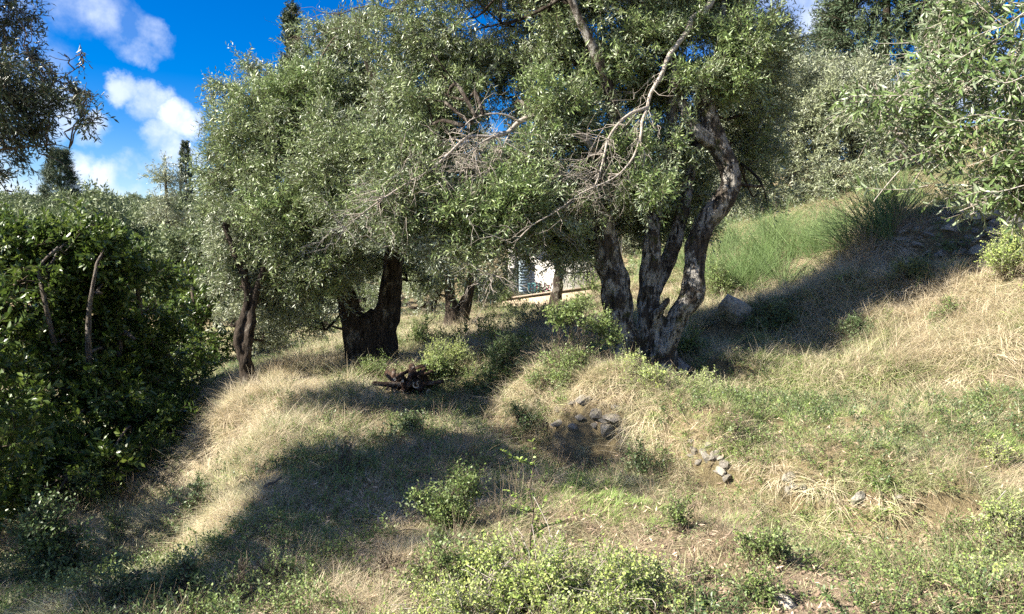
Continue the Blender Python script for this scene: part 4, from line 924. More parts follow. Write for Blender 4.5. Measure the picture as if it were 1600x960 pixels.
# woods on the far hill: each crown its own tree
protos = []
for k in range(4):
    rg = np.random.default_rng(300 + k)
    T = Tree('hillside_tree', 'rounded olive in the wood on the far hill', 'tree', (0, 0, 0), 'trees of the wood on the far hill', 300 + k)
    T.trunk([(np.array([[0, 0, -.5], [0, 0, 1], [.1, 0, 2.2]]), [.25, .2, .12])], M['bark2'], 7, .5, .1, .2)
    bl = [(np.array([rg.normal() * .9, rg.normal() * .9, 2.9 + rg.normal() * .7]), np.array([1.5, 1.5, 1.2]) * rg.uniform(.7, 1.1)) for _ in range(6)]
    T.crown(bl, 'far', 5.0, seed=300 + k, thresh=0, size=(.8, 1.3)); protos.append(T.root)
rg = np.random.default_rng(9); spots = []
for _ in range(4000):
    dd = rg.uniform(38, 135); u = rg.uniform(-420, 480); x = (u - 800) / FPX * dd
    if all((x - s[0]) ** 2 + (dd - s[1]) ** 2 > (3.4 if dd < 80 else 4.2) ** 2 for s in spots): spots.append((x, dd))
    if len(spots) >= 285: break
spots.sort(key=lambda s: s[1])
sz = H([s[0] for s in spots], [s[1] for s in spots])
for i, (x, y) in enumerate(spots):
    o = protos[i % 4] if i < 4 else copy_tree(protos[rg.integers(4)])
    s_ = min(rg.uniform(.8, 1.3), max(.35, (1.65 + 94 / FPX * y - sz[i]) / 6.0)); o.location = (x, y, sz[i]); o.rotation_euler = (0, 0, rg.uniform(0, 6.28)); o.scale = (s_, s_, s_ * rg.uniform(.85, 1.2))

# ------------------------------------------------------------------ stones
def rock_mesh(name, rng, size, m, sub=2, squash=(1, .8, .6), ang=.55):
    import bmesh
    bm = bmesh.new(); bmesh.ops.create_icosphere(bm, subdivisions=sub, radius=1.0)
    V = np.array([v.co[:] for v in bm.verts]); 
    pl = unit(rng.normal(size=(9, 3)))
    for n_ in pl:
        k = rng.uniform(.42, .75); dt = V @ n_; V = V - np.maximum(dt - k, 0)[:, None] * n_ * .92
    V = V * (1 + .18 * (fbm(V + rng.random() * 50, .6, 3) - .5)[:, None] * ang * 2)
    V = V * np.array(squash) * size
    for v, c in zip(bm.verts, V): v.co = c
    me = bpy.data.meshes.new(name); bm.to_mesh(me); bm.free(); me.materials.append(m)
    return me
rk = np.random.default_rng(44)
ROCKS = [rock_mesh('stone', rk, 1.0, M['stone'], 2, (1, .8, rk.uniform(.42, .7))) for _ in range(7)]
ROCKP = [rock_mesh('stone', rk, 1.0, M['stone_pale'], 2, (1, .8, rk.uniform(.5, .75))) for _ in range(4)]
CLEAR = []      # spots kept free of grass
def stone(parent, p, s, me, rng, flat=True):
    o = bpy.data.objects.new('stone', me); o.scale = (s * rng.uniform(.8, 1.3), s * rng.uniform(.8, 1.2), s * rng.uniform(.7, 1.2)); o.location = p - np.array([0, 0, s * .08])
    o.rotation_euler = (rng.normal() * .3, rng.normal() * .3, rng.uniform(0, 6.28)) if flat else (rng.uniform(0, 6.28), rng.normal() * .3, rng.uniform(0, 6.28))
    link(o, parent); return o
def stone_wall(label, pts, size, rng, name='dry_stone_wall', cat='stone wall', meshes=None, drop=1.0):
    """pts: (u, v_bottom, v_top, depth) along the wall's face"""
    u0, vb0, vt0, d0 = pts[0]; c = at(u0, vb0, d0); root = thing(name, label, cat, c)
    rows = 0; n = 0
    us = [p[0] for p in pts]
    length = sum(np.linalg.norm(at(a[0], a[1], a[3]) - at(b_[0], b_[1], b_[3])) for a, b_ in zip(pts[:-1], pts[1:]))
    hmax = max(at(p[0], p[2], p[3])[2] - at(p[0], p[1], p[3])[2] for p in pts)
    nr = max(4, int(hmax / (size * .85)))
    for r_ in range(nr):
        x = rng.uniform(0, size)
        while x < length:
            t = x / length; u = us[0] + (us[-1] - us[0]) * t
            vb, vt, dd = (np.interp(u, us, [p[k] for p in pts]) for k in (1, 2, 3))
            s = size * rng.uniform(.55, 1.25); f = (r_ + .5) / nr
            if rng.random() < drop:
                p = ground_at(u, vb + (vt - vb) * f + rng.normal() * 1.5); CLEAR.append((p[0], p[1], s * .9))
                ms = meshes or (ROCKS + ROCKS + ROCKP); stone(root, p - c, s, ms[rng.integers(len(ms))], rng)
            x += s * 1.75
    return root
rw = np.random.default_rng(5)
stone_wall('dry stone terrace wall half in shade on the upper right bank', [(1400,398,356,10.1),(1440,405,345,10.05),(1480,405,338,9.9),(1530,398,345,9.7),(1605,392,335,9.25)], .13, rw, drop=.95, meshes=ROCKS + ROCKP)
for (u, v, dd, s) in [(1528,352,9.5,.13),(1588,366,8.95,.17),(1500,352,9.7,.12),(1598,345,9.0,.14),(1560,398,9.1,.12)]:
    pass
stone_wall('collapsed grey stones showing in the terrace edge under the leafy shrub', [(868,672,622,6.55),(915,690,625,6.45),(950,686,635,6.4),(985,690,655,6.35)], .1, rw, name='terrace_wall', cat='stone wall', drop=.75, meshes=ROCKS)
stone_wall('scatter of pale stones in the grassy terrace edge at mid right', [(1078,716,694,5.55),(1110,738,704,5.35),(1135,760,730,5.2)], .062, rw, name='terrace_wall', cat='stone wall', drop=.7)
stone_wall('weathered stones poking from the straw below the right-hand terrace', [(1225,780,755,4.85),(1262,778,738,4.85)], .065, rw, name='terrace_wall', cat='stone wall', drop=.85, meshes=ROCKP)
def rock(label, u, v, size, sq, rot, seed, pale=True, lift=.25):
    rg = np.random.default_rng(seed); me = rock_mesh('rock', rg, size, M['stone_pale' if pale else 'stone'], 3, sq)
    p = ground_at(u, v); CLEAR.append((p[0], p[1], size * 1.2)); o = link(bpy.data.objects.new('rock', me)); o.location = p + np.array([0, 0, size * lift]); o.rotation_euler = rot
    return tag(o, label, 'rock')
rock('large grey boulder in the bank right of the big olive', 1142, 500, .33, (1, .8, .65), (.1, .2, .3), 1)
rock('pale upright stone beside the worn path', 1340, 785, .062, (.8, .6, 1), (.1, .3, .2), 2)
rock('small pale stone right of the upright one', 1404, 795, .045, (1, .6, .5), (.1, -.4, .5), 3)
rock('small half-buried stone at the head of the path', 1380, 812, .035, (1, .8, .5), (0, 0, 1), 4)
rock('whitish stone at the bottom edge of the picture', 1222, 950, .07, (1, .5, .5), (.1, .5, -.6), 5)
rock('pale slab on top of the right wall', 1528, 350, .24, (1.2, .8, .5), (0, .1, .1), 6, lift=.5)
rock('big pale stone at the far right end of the wall', 1586, 372, .26, (1.1, .8, .7), (0, .1, .4), 7, lift=.4)

# ------------------------------------------------------------------ shrubs and weeds
def shrub(label, u, v, w, h, key, dens, seed, name='shrub', cat='shrub', n=7, size=(.8, 1.2), bark='twig_dark', group=None, lift=.55, up=.5, loose=1.0, **kw):
    kw.setdefault('thresh', .3); kw.setdefault('noise_scale', .22); n = int(n * 1.5); dens *= .85
    b = ground_at(u, v); rg = np.random.default_rng(seed); dd = b[1]
    T = Tree(name, label, cat, b - [0, 0, .02], group, seed); g = Geo(); sk = []
    blobs = []
    for i in range(n):
        a = rg.uniform(0, 6.28); rr = rg.uniform(0, .6)
        c = b + np.array([math.cos(a) * w * .5 * rr * 1.6 * loose, math.sin(a) * w * .45 * rr * loose, h * rg.uniform(.12, .85) * (1.1 - .5 * rr)]); s = w * .5 * rg.uniform(.2, .5)
        blobs.append((c, np.array([s, s, min(s, h * .4)])))
    for i in range(n // 2):
        a = rg.uniform(0, 6.28); rr = rg.uniform(.45, .95); q = b + np.array([math.cos(a) * w * rr, math.sin(a) * w * .6 * rr, 0]); q[2] = h1(q[0], q[1]) + .03
        s_ = w * rg.uniform(.1, .22); blobs.append((q, np.array([s_, s_, s_ * .7])))
    T.skel.append((np.array([b, b + [0, 0, .02]]), [.01, .01]))
    branch_net(g, rg, T.skel, blobs, r0=.004, subs=3)
    relate(g.obj('stems', [M[bark]], T.root), T.root)
    T.crown(blobs, key, dens, name='foliage', seed=seed, size=size, up=up, droop=0, **kw); return T
SG = 'wild shrubs between the terraces'
shrub('dense leafy shrub growing against the left foot of the big olive', 890, 592, .68, .7, 'shrub', 105, 81, n=16, group=SG, thresh=.35, loose=1.5)
shrub('bright leafy shrub on the lip above the grey stones', 885, 612, .55, .42, 'shrub', 200, 82, n=10, group=SG, thresh=.3, loose=1.4, size=(.6, .9))
shrub('green weedy shrub beside the brush pile', 690, 600, .6, .32, 'shrub', 130, 83, group=SG)
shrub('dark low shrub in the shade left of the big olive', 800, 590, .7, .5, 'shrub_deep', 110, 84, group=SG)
shrub('mid green shrub in the foreground shade left of centre', 680, 835, .5, .4, 'shrub', 260, 85, group=SG, size=(.6, .9))
shrub('low lime-green prickly shrub at the bottom edge centre', 860, 955, .85, .30, 'shrub_lime', 230, 86, n=18, group=SG, size=(.5, .95), bark='twig', thresh=.35, up=1.2, loose=1.2)
shrub('second lime-green shrub left of the tall shoot', 760, 960, .55, .22, 'shrub_lime', 200, 87, n=12, group=SG, size=(.5, .85), bark='twig', thresh=.35, up=1.2, loose=1.2)
shrub('small bright leafy plant by the path', 1085, 915, .22, .14, 'shrub', 260, 88, group=SG, size=(.5, .8))
shrub('low broad weed patch left of the litter path', 1210, 880, .4, .2, 'shrub', 170, 89, group=SG, size=(.5, .8))
shrub('light green shrub at the bottom edge left of centre', 375, 955, .3, .3, 'shrub_lime', 190, 90, group=SG, size=(.5, .8))
shrub('dark green weed at the left of the lime one', 290, 950, .35, .25, 'shrub_deep', 150, 91, group=SG, size=(.6, .9))
shrub('greyish small-leaved shrub on the lit edge of the mound', 310, 815, .38, .34, 'shrub_deep', 210, 92, group=SG, size=(.6, .9))
shrub('leafy shrub in the bottom left corner', 75, 905, .6, .42, 'shrub_deep', 150, 93, group=SG, n=9)
shrub('thin shrub on the slope below the thicket', 150, 800, .5, .35, 'shrub', 70, 94, group=SG)
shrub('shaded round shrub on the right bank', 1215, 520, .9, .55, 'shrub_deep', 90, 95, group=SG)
shrub('yellow-green shrub at the right edge by the wall', 1590, 440, .7, .5, 'shrub_lime', 110, 96, group=SG)
shrub('yellow-green weeds at the right edge of the path', 1580, 860, .4, .3, 'shrub_lime', 130, 97, group=SG, size=(.5, .8))
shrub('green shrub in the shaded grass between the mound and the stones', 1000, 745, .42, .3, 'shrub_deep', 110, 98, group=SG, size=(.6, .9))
shrub('weedy green shrub on the slope below the stones', 1070, 830, .28, .24, 'shrub', 110, 99, group=SG, size=(.5, .8))
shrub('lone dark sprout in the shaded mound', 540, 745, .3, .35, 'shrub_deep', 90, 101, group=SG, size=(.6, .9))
shrub('bushy weeds on the flat behind the brush pile', 760, 560, 1.2, .5, 'shrub', 55, 102, group=SG)
shrub('low green shrub behind the dark trunk', 660, 545, 1.0, .45, 'shrub', 55, 103, group=SG)
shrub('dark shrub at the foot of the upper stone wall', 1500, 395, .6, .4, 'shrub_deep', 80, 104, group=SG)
shrub('leafy weeds on the lip of the terrace right of the big olive', 1090, 560, .7, .3, 'shrub', 70, 105, group=SG)
shrub('green bush on the slope behind the boulder', 1120, 470, 1.0, .6, 'shrub', 60, 106, group=SG)
shrub('tangle of weeds in the yellow flowers at the right edge', 1560, 730, .35, .2, 'shrub_lime', 110, 107, group=SG, size=(.5, .8))
for lab, u, v, w_, h_, key, sd in [('brownish shrub under the upper stone wall on the shaded bank', 1420, 440, .8, .35, 'shrub_deep', 131), ('small dark shrub in the middle of the shaded bank', 1330, 540, .6, .28, 'shrub_deep', 132),
        ('low shrub at the far end of the bank shade', 1480, 500, .5, .25, 'shrub', 133), ('little green bush in the hollow below the lit rim', 260, 730, .45, .3, 'shrub', 134), ('straggling weed at the lower left on the slope', 190, 850, .4, .3, 'shrub', 135),
        ('small lime plant below the left rim of the mound', 430, 920, .25, .22, 'shrub_lime', 136), ('leafy weed at the bottom edge between the path and the lime shrub', 1180, 940, .3, .16, 'shrub', 137), ('yellowish weed at the bottom right corner', 1560, 940, .4, .2, 'shrub_lime', 138),
        ('green weed by the lit stones in the middle of the terrace edge', 1150, 700, .3, .2, 'shrub', 139), ('olive-green bush in front of the garden wall', 900, 500, .9, .4, 'shrub', 140), ('dry greenish bush between the forked olive and the wall', 790, 505, .9, .45, 'shrub', 141)]:
    shrub(lab, u, v, w_, h_, key, 130, sd, group=SG, size=(.5, .85))
for i, (lab, u, v, w_, h_, key) in enumerate([('green weeds at the foot of the dark trunk', 600, 592, .8, .3, 'shrub'), ('tall green weeds right of the brush pile', 720, 590, .9, .4, 'shrub_lime'), ('leafy patch half way between the dark trunk and the big olive', 770, 610, .7, .35, 'shrub'),
        ('blue-green weeds at the foot of the slender olive', 430, 555, .9, .4, 'shrub_deep'), ('leafy tangle behind the big shrub, under the garden wall', 850, 520, 1.2, .55, 'shrub_deep'), ('yellow-green patch on the lip in front of the big trunk', 1030, 600, .8, .18, 'shrub_lime'),
        ('leafy weeds in the lower centre left of the lime shrub', 690, 930, .4, .24, 'shrub'), ('sprawling green weed in the middle of the foreground', 600, 900, .35, .18, 'shrub'), ('low lime plant at the bottom, right of the lime shrub', 980, 950, .3, .16, 'shrub_lime'),
        ('shaded weed on top of the mound', 640, 690, .5, .2, 'shrub_deep'), ('shaded weed in the hollow by the grey stones', 820, 680, .5, .3, 'shrub_deep'), ('dark weed by the bottom left corner', 170, 940, .45, .25, 'shrub_deep')]):
    shrub(lab, u, v, w_, h_, key, 120, 160 + i, group=SG, size=(.5, .9))
# the tall leafy shoot standing in front
def shoot(label, u, vb, vt, r, lean, leafm, seed, nl=60, Ln=.028, Wd=.015, side=5, matl='twig_dark', name='leafy_shoot'):
    b = ground_at(u, vb); dd = b[1]; top = at(u + lean, vt, dd); rg = np.random.default_rng(seed)
    root = thing(name, label, 'plant', b); P = wander(rg, b, top, .03, 7); g = Geo(); v, f = tri_tube(P - b, r, r * .3, 5); g.add(v, f)
    paths = [P]
    for k in range(side):
        i = rg.integers(1, 6); e = P[i] + unit(rg.normal(size=3) * [1, .6, .2] + [0, 0, .7]) * np.linalg.norm(top - b) * rg.uniform(.15, .35); q = wander(rg, P[i], e, .06, 4); paths.append(q); v, f = tri_tube(q - b, r * .6, r * .2, 4); g.add(v, f)
    g.obj('stem', [M[matl]], root)
    if nl:
        BB, DD, NN = [], [], []
        for _ in range(nl):
            p = paths[rg.integers(len(paths))]; t = rg.uniform(.1, 1) * (len(p) - 1); k = min(int(t), len(p) - 2)
            BB.append(p[k] + (p[k + 1] - p[k]) * (t - k) - b); DD.append(unit(rg.normal(size=3) * [1, 1, .5] + [0, 0, .5])); NN.append(unit(rg.normal(size=3) * .5 + [0, 0, 1]))
        v, f, li = leaves(np.array(BB), np.array(DD), np.array(NN), Ln * rg.uniform(.6, 1.2, nl), Wd * rg.uniform(.8, 1.2, nl), LT_OVAL)
        g2 = Geo(); g2.add(v, f); o = g2.obj('leaves', [M[leafm]], root); tint_attr(o.data, np.clip(rg.normal(.5, .2, nl), 0, 1)[li]); o['kind'] = 'stuff'
    return root
shoot('tall upright leafy shoot rising from the lime-green shrub', 833, 920, 690, .006, -2, 'shrub_lime', 1, 260, .026, .015, side=8)
shoot('bent leafy shoot with pale tips beside the path', 900, 900, 815, .003, 60, 'shrub_lime', 2, 60, .02, .011)
shoot('thin dry seed stalk standing in the left grass', 47, 840, 765, .003, 2, 'shrub', 3, 0)
shoot('bare forked grey twig at lower left', 285, 945, 860, .005, 20, 'shrub', 4, 16, side=7, matl='twig', name='dead_twig')
shoot('dark seed head stalk on the crest of the mound', 520, 690, 645, .004, -4, 'shrub', 5, 0, side=1)
shoot('thin brown stem standing in front of the thicket slope', 115, 900, 775, .003, 6, 'shrub_deep', 6, 14)
# clumps of dry stalks
def stalks(label, u, v, key, n, spread, seed, size=(.7, 1.1), name='dry_weed', cat='dry weed', lean=.3, up=1, part='stems'):
    """a clump of stems, joined into one mesh: nobody could count them"""
    b = ground_at(u, v); rg = np.random.default_rng(seed); x = b[0] + rg.normal(size=n) * spread; y = b[1] + rg.normal(size=n) * spread; z = H(x, y) - .02
    X, Y, Z = frames(np.stack([rg.normal(size=n) * lean, rg.normal(size=n) * lean, np.full(n, up)], 1), rg.random(n) * 6.28)
    root = thing(name, label, cat, b); VV, FF, TT = [], [], []; off = 0
    for i in range(n):
        me = SP[key][rg.integers(len(SP[key]))]; k = len(me.vertices); V = np.empty(k * 3, np.float32); me.vertices.foreach_get('co', V); V = V.reshape(-1, 3) * rg.uniform(size[0], size[1])
        F = np.empty(len(me.polygons) * 3, np.int32); me.loops.foreach_get('vertex_index', F); T = np.empty(k, np.float32); me.attributes['tint'].data.foreach_get('value', T)
        VV.append(V @ np.stack([X[i], Y[i], Z[i]]) + np.array([x[i], y[i], z[i]]) - b); FF.append(F.reshape(-1, 3) + off); TT.append(T * .6 + rg.random() * .4); off += k
    me = mesh_np(part, np.concatenate(VV), np.concatenate(FF), [SP[key][0].materials[0]]); tint_attr(me, np.concatenate(TT))
    o = link(bpy.data.objects.new(part, me), root); o['kind'] = 'stuff'; return root
stalks('pale dry stalks standing up in the shaded bank on the right', 1400, 600, 'dead', 5, .12, 1)
stalks('dry brushy stems beside the left terrace stones', 1020, 730, 'dead', 40, .25, 2, (.3, .6), lean=.8)
stalks('tangled brown weed stems between the mound and the path', 900, 750, 'dead', 40, .3, 12, (.25, .5), lean=1.0)
stalks('brown tangle on the slope right of the stones', 1090, 750, 'dead', 30, .2, 13, (.25, .5), lean=1.0)
stalks('brown weed stems in the hollow right of the mound', 760, 720, 'dead', 16, .25, 3, (.4, .8))
stalks('dry stems on the sunny edge above the thicket', 190, 790, 'dead', 14, .3, 4, (.5, .9))
stalks('brown stalks beside the foreground green shrub', 760, 800, 'dead', 12, .2, 5, (.4, .7))
stalks('dry brown brush behind the weedy flat', 790, 530, 'dead', 16, .5, 6, (1, 1.6))
stalks('brown brush below the straw tuft beyond the slender olive', 470, 575, 'dead', 16, .4, 7, (.8, 1.3))
stalks('dead stems on the slope left of the worn path', 1120, 800, 'dead', 14, .22, 8, (.4, .8))
stalks('dry stems at the right edge of the grass', 1540, 820, 'dead', 10, .2, 9, (.4, .7))
stalks('brown undergrowth under the broom on the upper slope', 1380, 380, 'dead', 30, .5, 10, (.9, 1.5))
# brooms on the slope
BG = 'broom bushes on the upper slope'
for (lab, u, v, n, sp, s_, sd) in [('big feathery green broom bush on the slope right of the leaning stem', 1185, 440, 46, .5, (.8, 1.5), 1), ('green broom bush behind the first, further right', 1275, 375, 18, .4, (.8, 1.3), 2),
                                 ('spiky broom bush with bare lower stems beside the stone wall', 1372, 375, 16, .22, (1.2, 1.8), 3), ('bright broom clump under the right foreground leaves', 1430, 312, 16, .6, (.7, 1.1), 4), ('broom clump at the top of the slope', 1145, 395, 34, .6, (.9, 1.5), 5)]:
    o = stalks(lab, u, v, 'broom', n, sp, 50 + sd, s_, 'broom_bush', 'broom', .55); o['group'] = BG

shrub('leafy sapling standing before the white house end', 800, 486, .8, .9, 'shrub', 34, 190, group=SG, size=(1.2, 1.8))
shrub('rough bush at the left end of the garden wall', 765, 482, 1.6, 1.1, 'shrub_deep', 34, 191, group=SG, size=(1.2, 1.8))
shrub('rough bush where the garden wall meets the big olive', 935, 480, 1.0, .6, 'shrub', 34, 192, group=SG, size=(1.2, 1.8))
# ------------------------------------------------------------------ brush pile
pb = ground_at(637, 612); CLEAR.append((pb[0], pb[1] - .1, .3)); pile = thing('brush_pile', 'heap of dark cut branches with pale sawn ends in the grass', 'brush pile', pb)
rg = np.random.default_rng(12); M['cut'] = plain('sawn_end', (.62, .52, .4), .8)
M['burnt'] = bark_mat('charred_bark', (.015, .011, .008), (.09, .055, .038), (.34, .29, .24), lichen=.47, scale=3)
for i in range(30):
    c = np.array([rg.uniform(-.18, .18), rg.uniform(-.12, .12), rg.uniform(.05, .26) * (1 - .25 * abs(rg.normal()))]); r = rg.uniform(.014, .042); l = rg.uniform(.25, .5)
    dd = unit(np.array([rg.normal() * .6, rg.normal() * 1.0 - .4, rg.normal() * .25])); g = Geo()
    P, _ = limb(g, np.array([c - dd * l / 2, c + rg.normal(size=3) * .01, c + dd * l / 2]), [r, r, r * .8], 8, .08, .08, i)
    T_ = -dd; x = unit(np.cross(T_, [0, 0, 1.])); y = np.cross(T_, x); an = np.arange(8) * np.pi / 4
    V = np.concatenate([(P[0] + T_ * .002)[None], P[0] + T_ * .002 + (np.cos(an)[:, None] * x + np.sin(an)[:, None] * y) * r * .96])
    g.add(V, [(0, 1 + k, 1 + (k + 1) % 8) for k in range(8)], 1)
    g.obj('log', [M['burnt'], M['cut']], pile)
# fallen sticks
def stick(label, a, b_, r, matl='twig'):
    A = ground_at(*a); Bp = ground_at(*b_); A[2] += .03; Bp[2] += .05; g = Geo(); limb(g, wander(np.random.default_rng(int(a[0])), A, Bp, .05, 5) - A, np.linspace(r, r * .5, 5), 7, .05, .06, 3)
    o = g.obj('fallen_stick', [M[matl]], smooth=True); o.location = A; return tag(o, label, 'stick')
stick('pale fallen stick lying left of the brush pile', (555,616), (600,606), .018)
stick('thin pale stick leaning in the shaded grass of the mound', (590,825), (575,800), .005)
stick('dark stick lying on the left rim of the mound', (413,772), (440,758), .014, 'twig_dark')
stick('bleached stick on the shaded right bank', (1388,418), (1412,430), .008)
stick('thin stick on the ground at the right edge', (1520,830), (1570,810), .006)

# ------------------------------------------------------------------ white house and its garden wall
M['plaster'] = plain('white_plaster', (.66, .63, .57), .9, .3, 2.2); M['roof'] = plain('clay_tile', (.38, .19, .11), .85, .35, 8)
M['shutter'] = plain('grey_blue_shutter', (.30, .38, .42), .6, .1, 10); M['coping'] = plain('pinkish_render', (.30, .24, .18), .9, .25, 4)
M['beige'] = plain('beige_render', (.40, .32, .22), .9, .4, 3); M['teal'] = plain('teal_paint', (.25, .52, .46), .5, .1, 10); M['glass'] = plain('dark_glass', (.03, .035, .04), .1, .2, 5); M['petal'] = plain('pink_petal', (.6, .13, .22), .6, .3, 20)
M['terracotta'] = plain('terracotta', (.42, .2, .12), .8, .2, 10)
def box(g, x0, x1, y0, y1, z0, z1, m=0):
    V = [(x, y, z) for z in (z0, z1) for y in (y0, y1) for x in (x0, x1)]
    g.add(V, [(0, 2, 3), (0, 3, 1), (4, 5, 7), (4, 7, 6), (0, 1, 5), (0, 5, 4), (2, 6, 7), (2, 7, 3), (0, 4, 6), (0, 6, 2), (1, 3, 7), (1, 7, 5)], m)
def house():
    hd = 27.0; c = at(826, 466, hd); gz = min(h1(c[0], c[1]), c[2]) ; c[2] = c[2] - .05
    root = thing('house', 'white house with a grey-blue shutter glimpsed behind the garden wall', 'house', c)
    w0, w1 = -.75, 3.4; g = Geo()
    # front wall round a door opening
    box(g, w0, -.42, 0, .3, -1.2, 2.7); box(g, .02, w1, 0, .3, -1.2, 2.7); box(g, -.42, .02, 0, .3, 1.5, 2.7); box(g, -.42, .02, 0, .3, -1.2, -.3)
    box(g, w0, w0 + .3, .3, 4, -1.2, 2.7); box(g, w1 - .3, w1, .3, 4, -1.2, 2.7); box(g, w0, w1, 4.0, 4.3, -1.2, 2.7)
    g.obj('wall', [M['plaster']], root)
    g = Geo(); box(g, -.42, .02, .18, .22, -.3, 1.5); o = g.obj('window', [M['glass']], root)
    g = Geo(); box(g, -.36, .0, -.07, -.03, -.32, 1.45)
    for k in range(16): box(g, -.33, -.03, -.09, -.07, -.25 + k * .105, -.19 + k * .105)
    g.obj('shutter', [M['shutter']], root)
    g = Geo(); V = np.array([(w0 - .4, -.5, 2.72), (w1 + .4, -.5, 2.72), (w1 + .4, 4.8, 2.72), (w0 - .4, 4.8, 2.72), (w0 - .4, 2.15, 3.9), (w1 + .4, 2.15, 3.9)])
    g.add(V, [(0, 1, 5), (0, 5, 4), (2, 3, 4), (2, 4, 5), (0, 4, 3), (1, 2, 5), (0, 2, 1), (0, 3, 2)]); g.obj('roof', [M['roof']], root)
    return c
hc = house()
def garden_wall():
    A = at(800, 467, 23.5); Bq = at(940, 448, 21.5); root = thing('garden_wall', 'low beige rendered wall with pale top below the white house', 'wall', A)
    n = unit(np.array([Bq[1] - A[1], A[0] - Bq[0], 0])); L = Bq - A; g = Geo()
    def slab(p0, p1, t0, t1, zlo, zhi, m):
        V = []
        for p in (p0, p1):
            for t in (t0, t1):
                for z in (zlo, zhi): V.append((p[0] + n[0] * t, p[1] + n[1] * t, p[2] + z))
        g.add(V, [(0, 1, 3), (0, 3, 2), (4, 6, 7), (4, 7, 5), (0, 4, 5), (0, 5, 1), (2, 3, 7), (2, 7, 6), (1, 5, 7), (1, 7, 3), (0, 2, 6), (0, 6, 4)], m)
    Z = np.zeros(3); ext0 = -L * .05; ext1 = L * 1.0
    slab(ext0, ext1, 0, .3, -1.4, 0, 0); g.obj('wall_face', [M['beige']], root)
    g = Geo(); globals()['_'] = 0
    V = []
    for p in (ext0, ext1):
        for t in (-.03, .36):
            for z in (.003, .05): V.append((p[0] + n[0] * t, p[1] + n[1] * t, p[2] + z))
    g.add(V, [(0, 1, 3), (0, 3, 2), (4, 6, 7), (4, 7, 5), (0, 4, 5), (0, 5, 1), (2, 3, 7), (2, 7, 6), (1, 5, 7), (1, 7, 3), (0, 2, 6), (0, 6, 4)]); g.obj('coping', [M['coping']], root)
garden_wall()
def pot_and_chair():
    c = at(846, 462, 25.2); root = thing('flower_pot', 'terracotta pot with pink flowers on the terrace by the house', 'flower pot', c); g = Geo()
    limb(g, np.array([[0, 0, -.4], [0, 0, -.1], [0, 0, .02]]), [.1, .15, .17], 12, .1, 0, 0); g.obj('pot', [M['terracotta']], root)
    rg = np.random.default_rng(3); n = 160; v, f, li = leaves(rg.normal(size=(n, 3)) * [.16, .16, .12] + [0, 0, .22], rg.normal(size=(n, 3)), rg.normal(size=(n, 3)), np.full(n, .08), np.full(n, .05), LT_OVAL)
    g = Geo(); g.add(v, f); g.obj('leaves', [M['shrub']], root)['kind'] = 'stuff'
    n = 40; v, f, li = leaves(rg.normal(size=(n, 3)) * [.17, .17, .12] + [0, 0, .27], rg.normal(size=(n, 3)), rg.normal(size=(n, 3)), np.full(n, .07), np.full(n, .07), LT_OVAL)
    g = Geo(); g.add(v, f); g.obj('flowers', [M['petal']], root)['kind'] = 'stuff'
    c = at(834, 464, 25.4); root = thing('garden_chair', 'small teal garden chair in front of the white house', 'chair', c); g = Geo()
    box(g, -.22, .22, -.2, .2, .0, .04); g.obj('seat', [M['teal']], root); g = Geo(); 
    for k in range(4): box(g, -.2 + k * .115, -.14 + k * .115, .17, .2, .043, .42)
    box(g, -.22, .22, .165, .205, .423, .47); g.obj('backrest', [M['teal']], root)
    for sx in (-.2, .17):
        for sy in (-.19, .16): g = Geo(); box(g, sx, sx + .03, sy, sy + .03, -.45, -.003); g.obj('leg', [M['teal']], root)
pot_and_chair()

scatter_grass()
def scatter_weeds():
    for nm, key, lab, n, seed, thr, size, lean in [('ground_weeds', 'shrub', 'small leafy green weeds dotted through the grass', 38000, 501, .53, (.35, .8), .5), ('dark_weeds', 'shrub_deep', 'dull dark green weeds among the straw', 26000, 512, .55, (.35, .85), .5),
                                         ('dry_brush', 'dead', 'brown dry weed stems standing through the grass', 11000, 523, .56, (.2, .55), .9)]:
        rg = np.random.default_rng(seed); y = 2.6 + rg.random(n) ** 1.6 * 22; x = (rg.random(n) * 2 - 1) * (.78 * y + 1)
        P = np.stack([x, y, 0 * x], 1); k = (fbm(P, 1.1, seed, 3) > thr) & (rg.random(n) < np.clip((.78 * y + 1.2) / 8, .2, 1))
        for cx, cy, cr in CLEAR: k &= (x - cx) ** 2 + (y - cy + .04) ** 2 > cr * cr
        x, y = x[k], y[k]; z = H(x, y) - .01; n = len(x)
        X, Y, Z = frames(np.stack([rg.normal(size=n) * lean, rg.normal(size=n) * lean, np.ones(n)], 1), rg.random(n) * 6.28)
        o = scatter(nm, key, SP[key], np.stack([x, y, z], 1), euler_from_axes(X, Y, Z), rg.uniform(size[0], size[1], n)); o['label'] = lab; print(nm, n)
scatter_weeds()
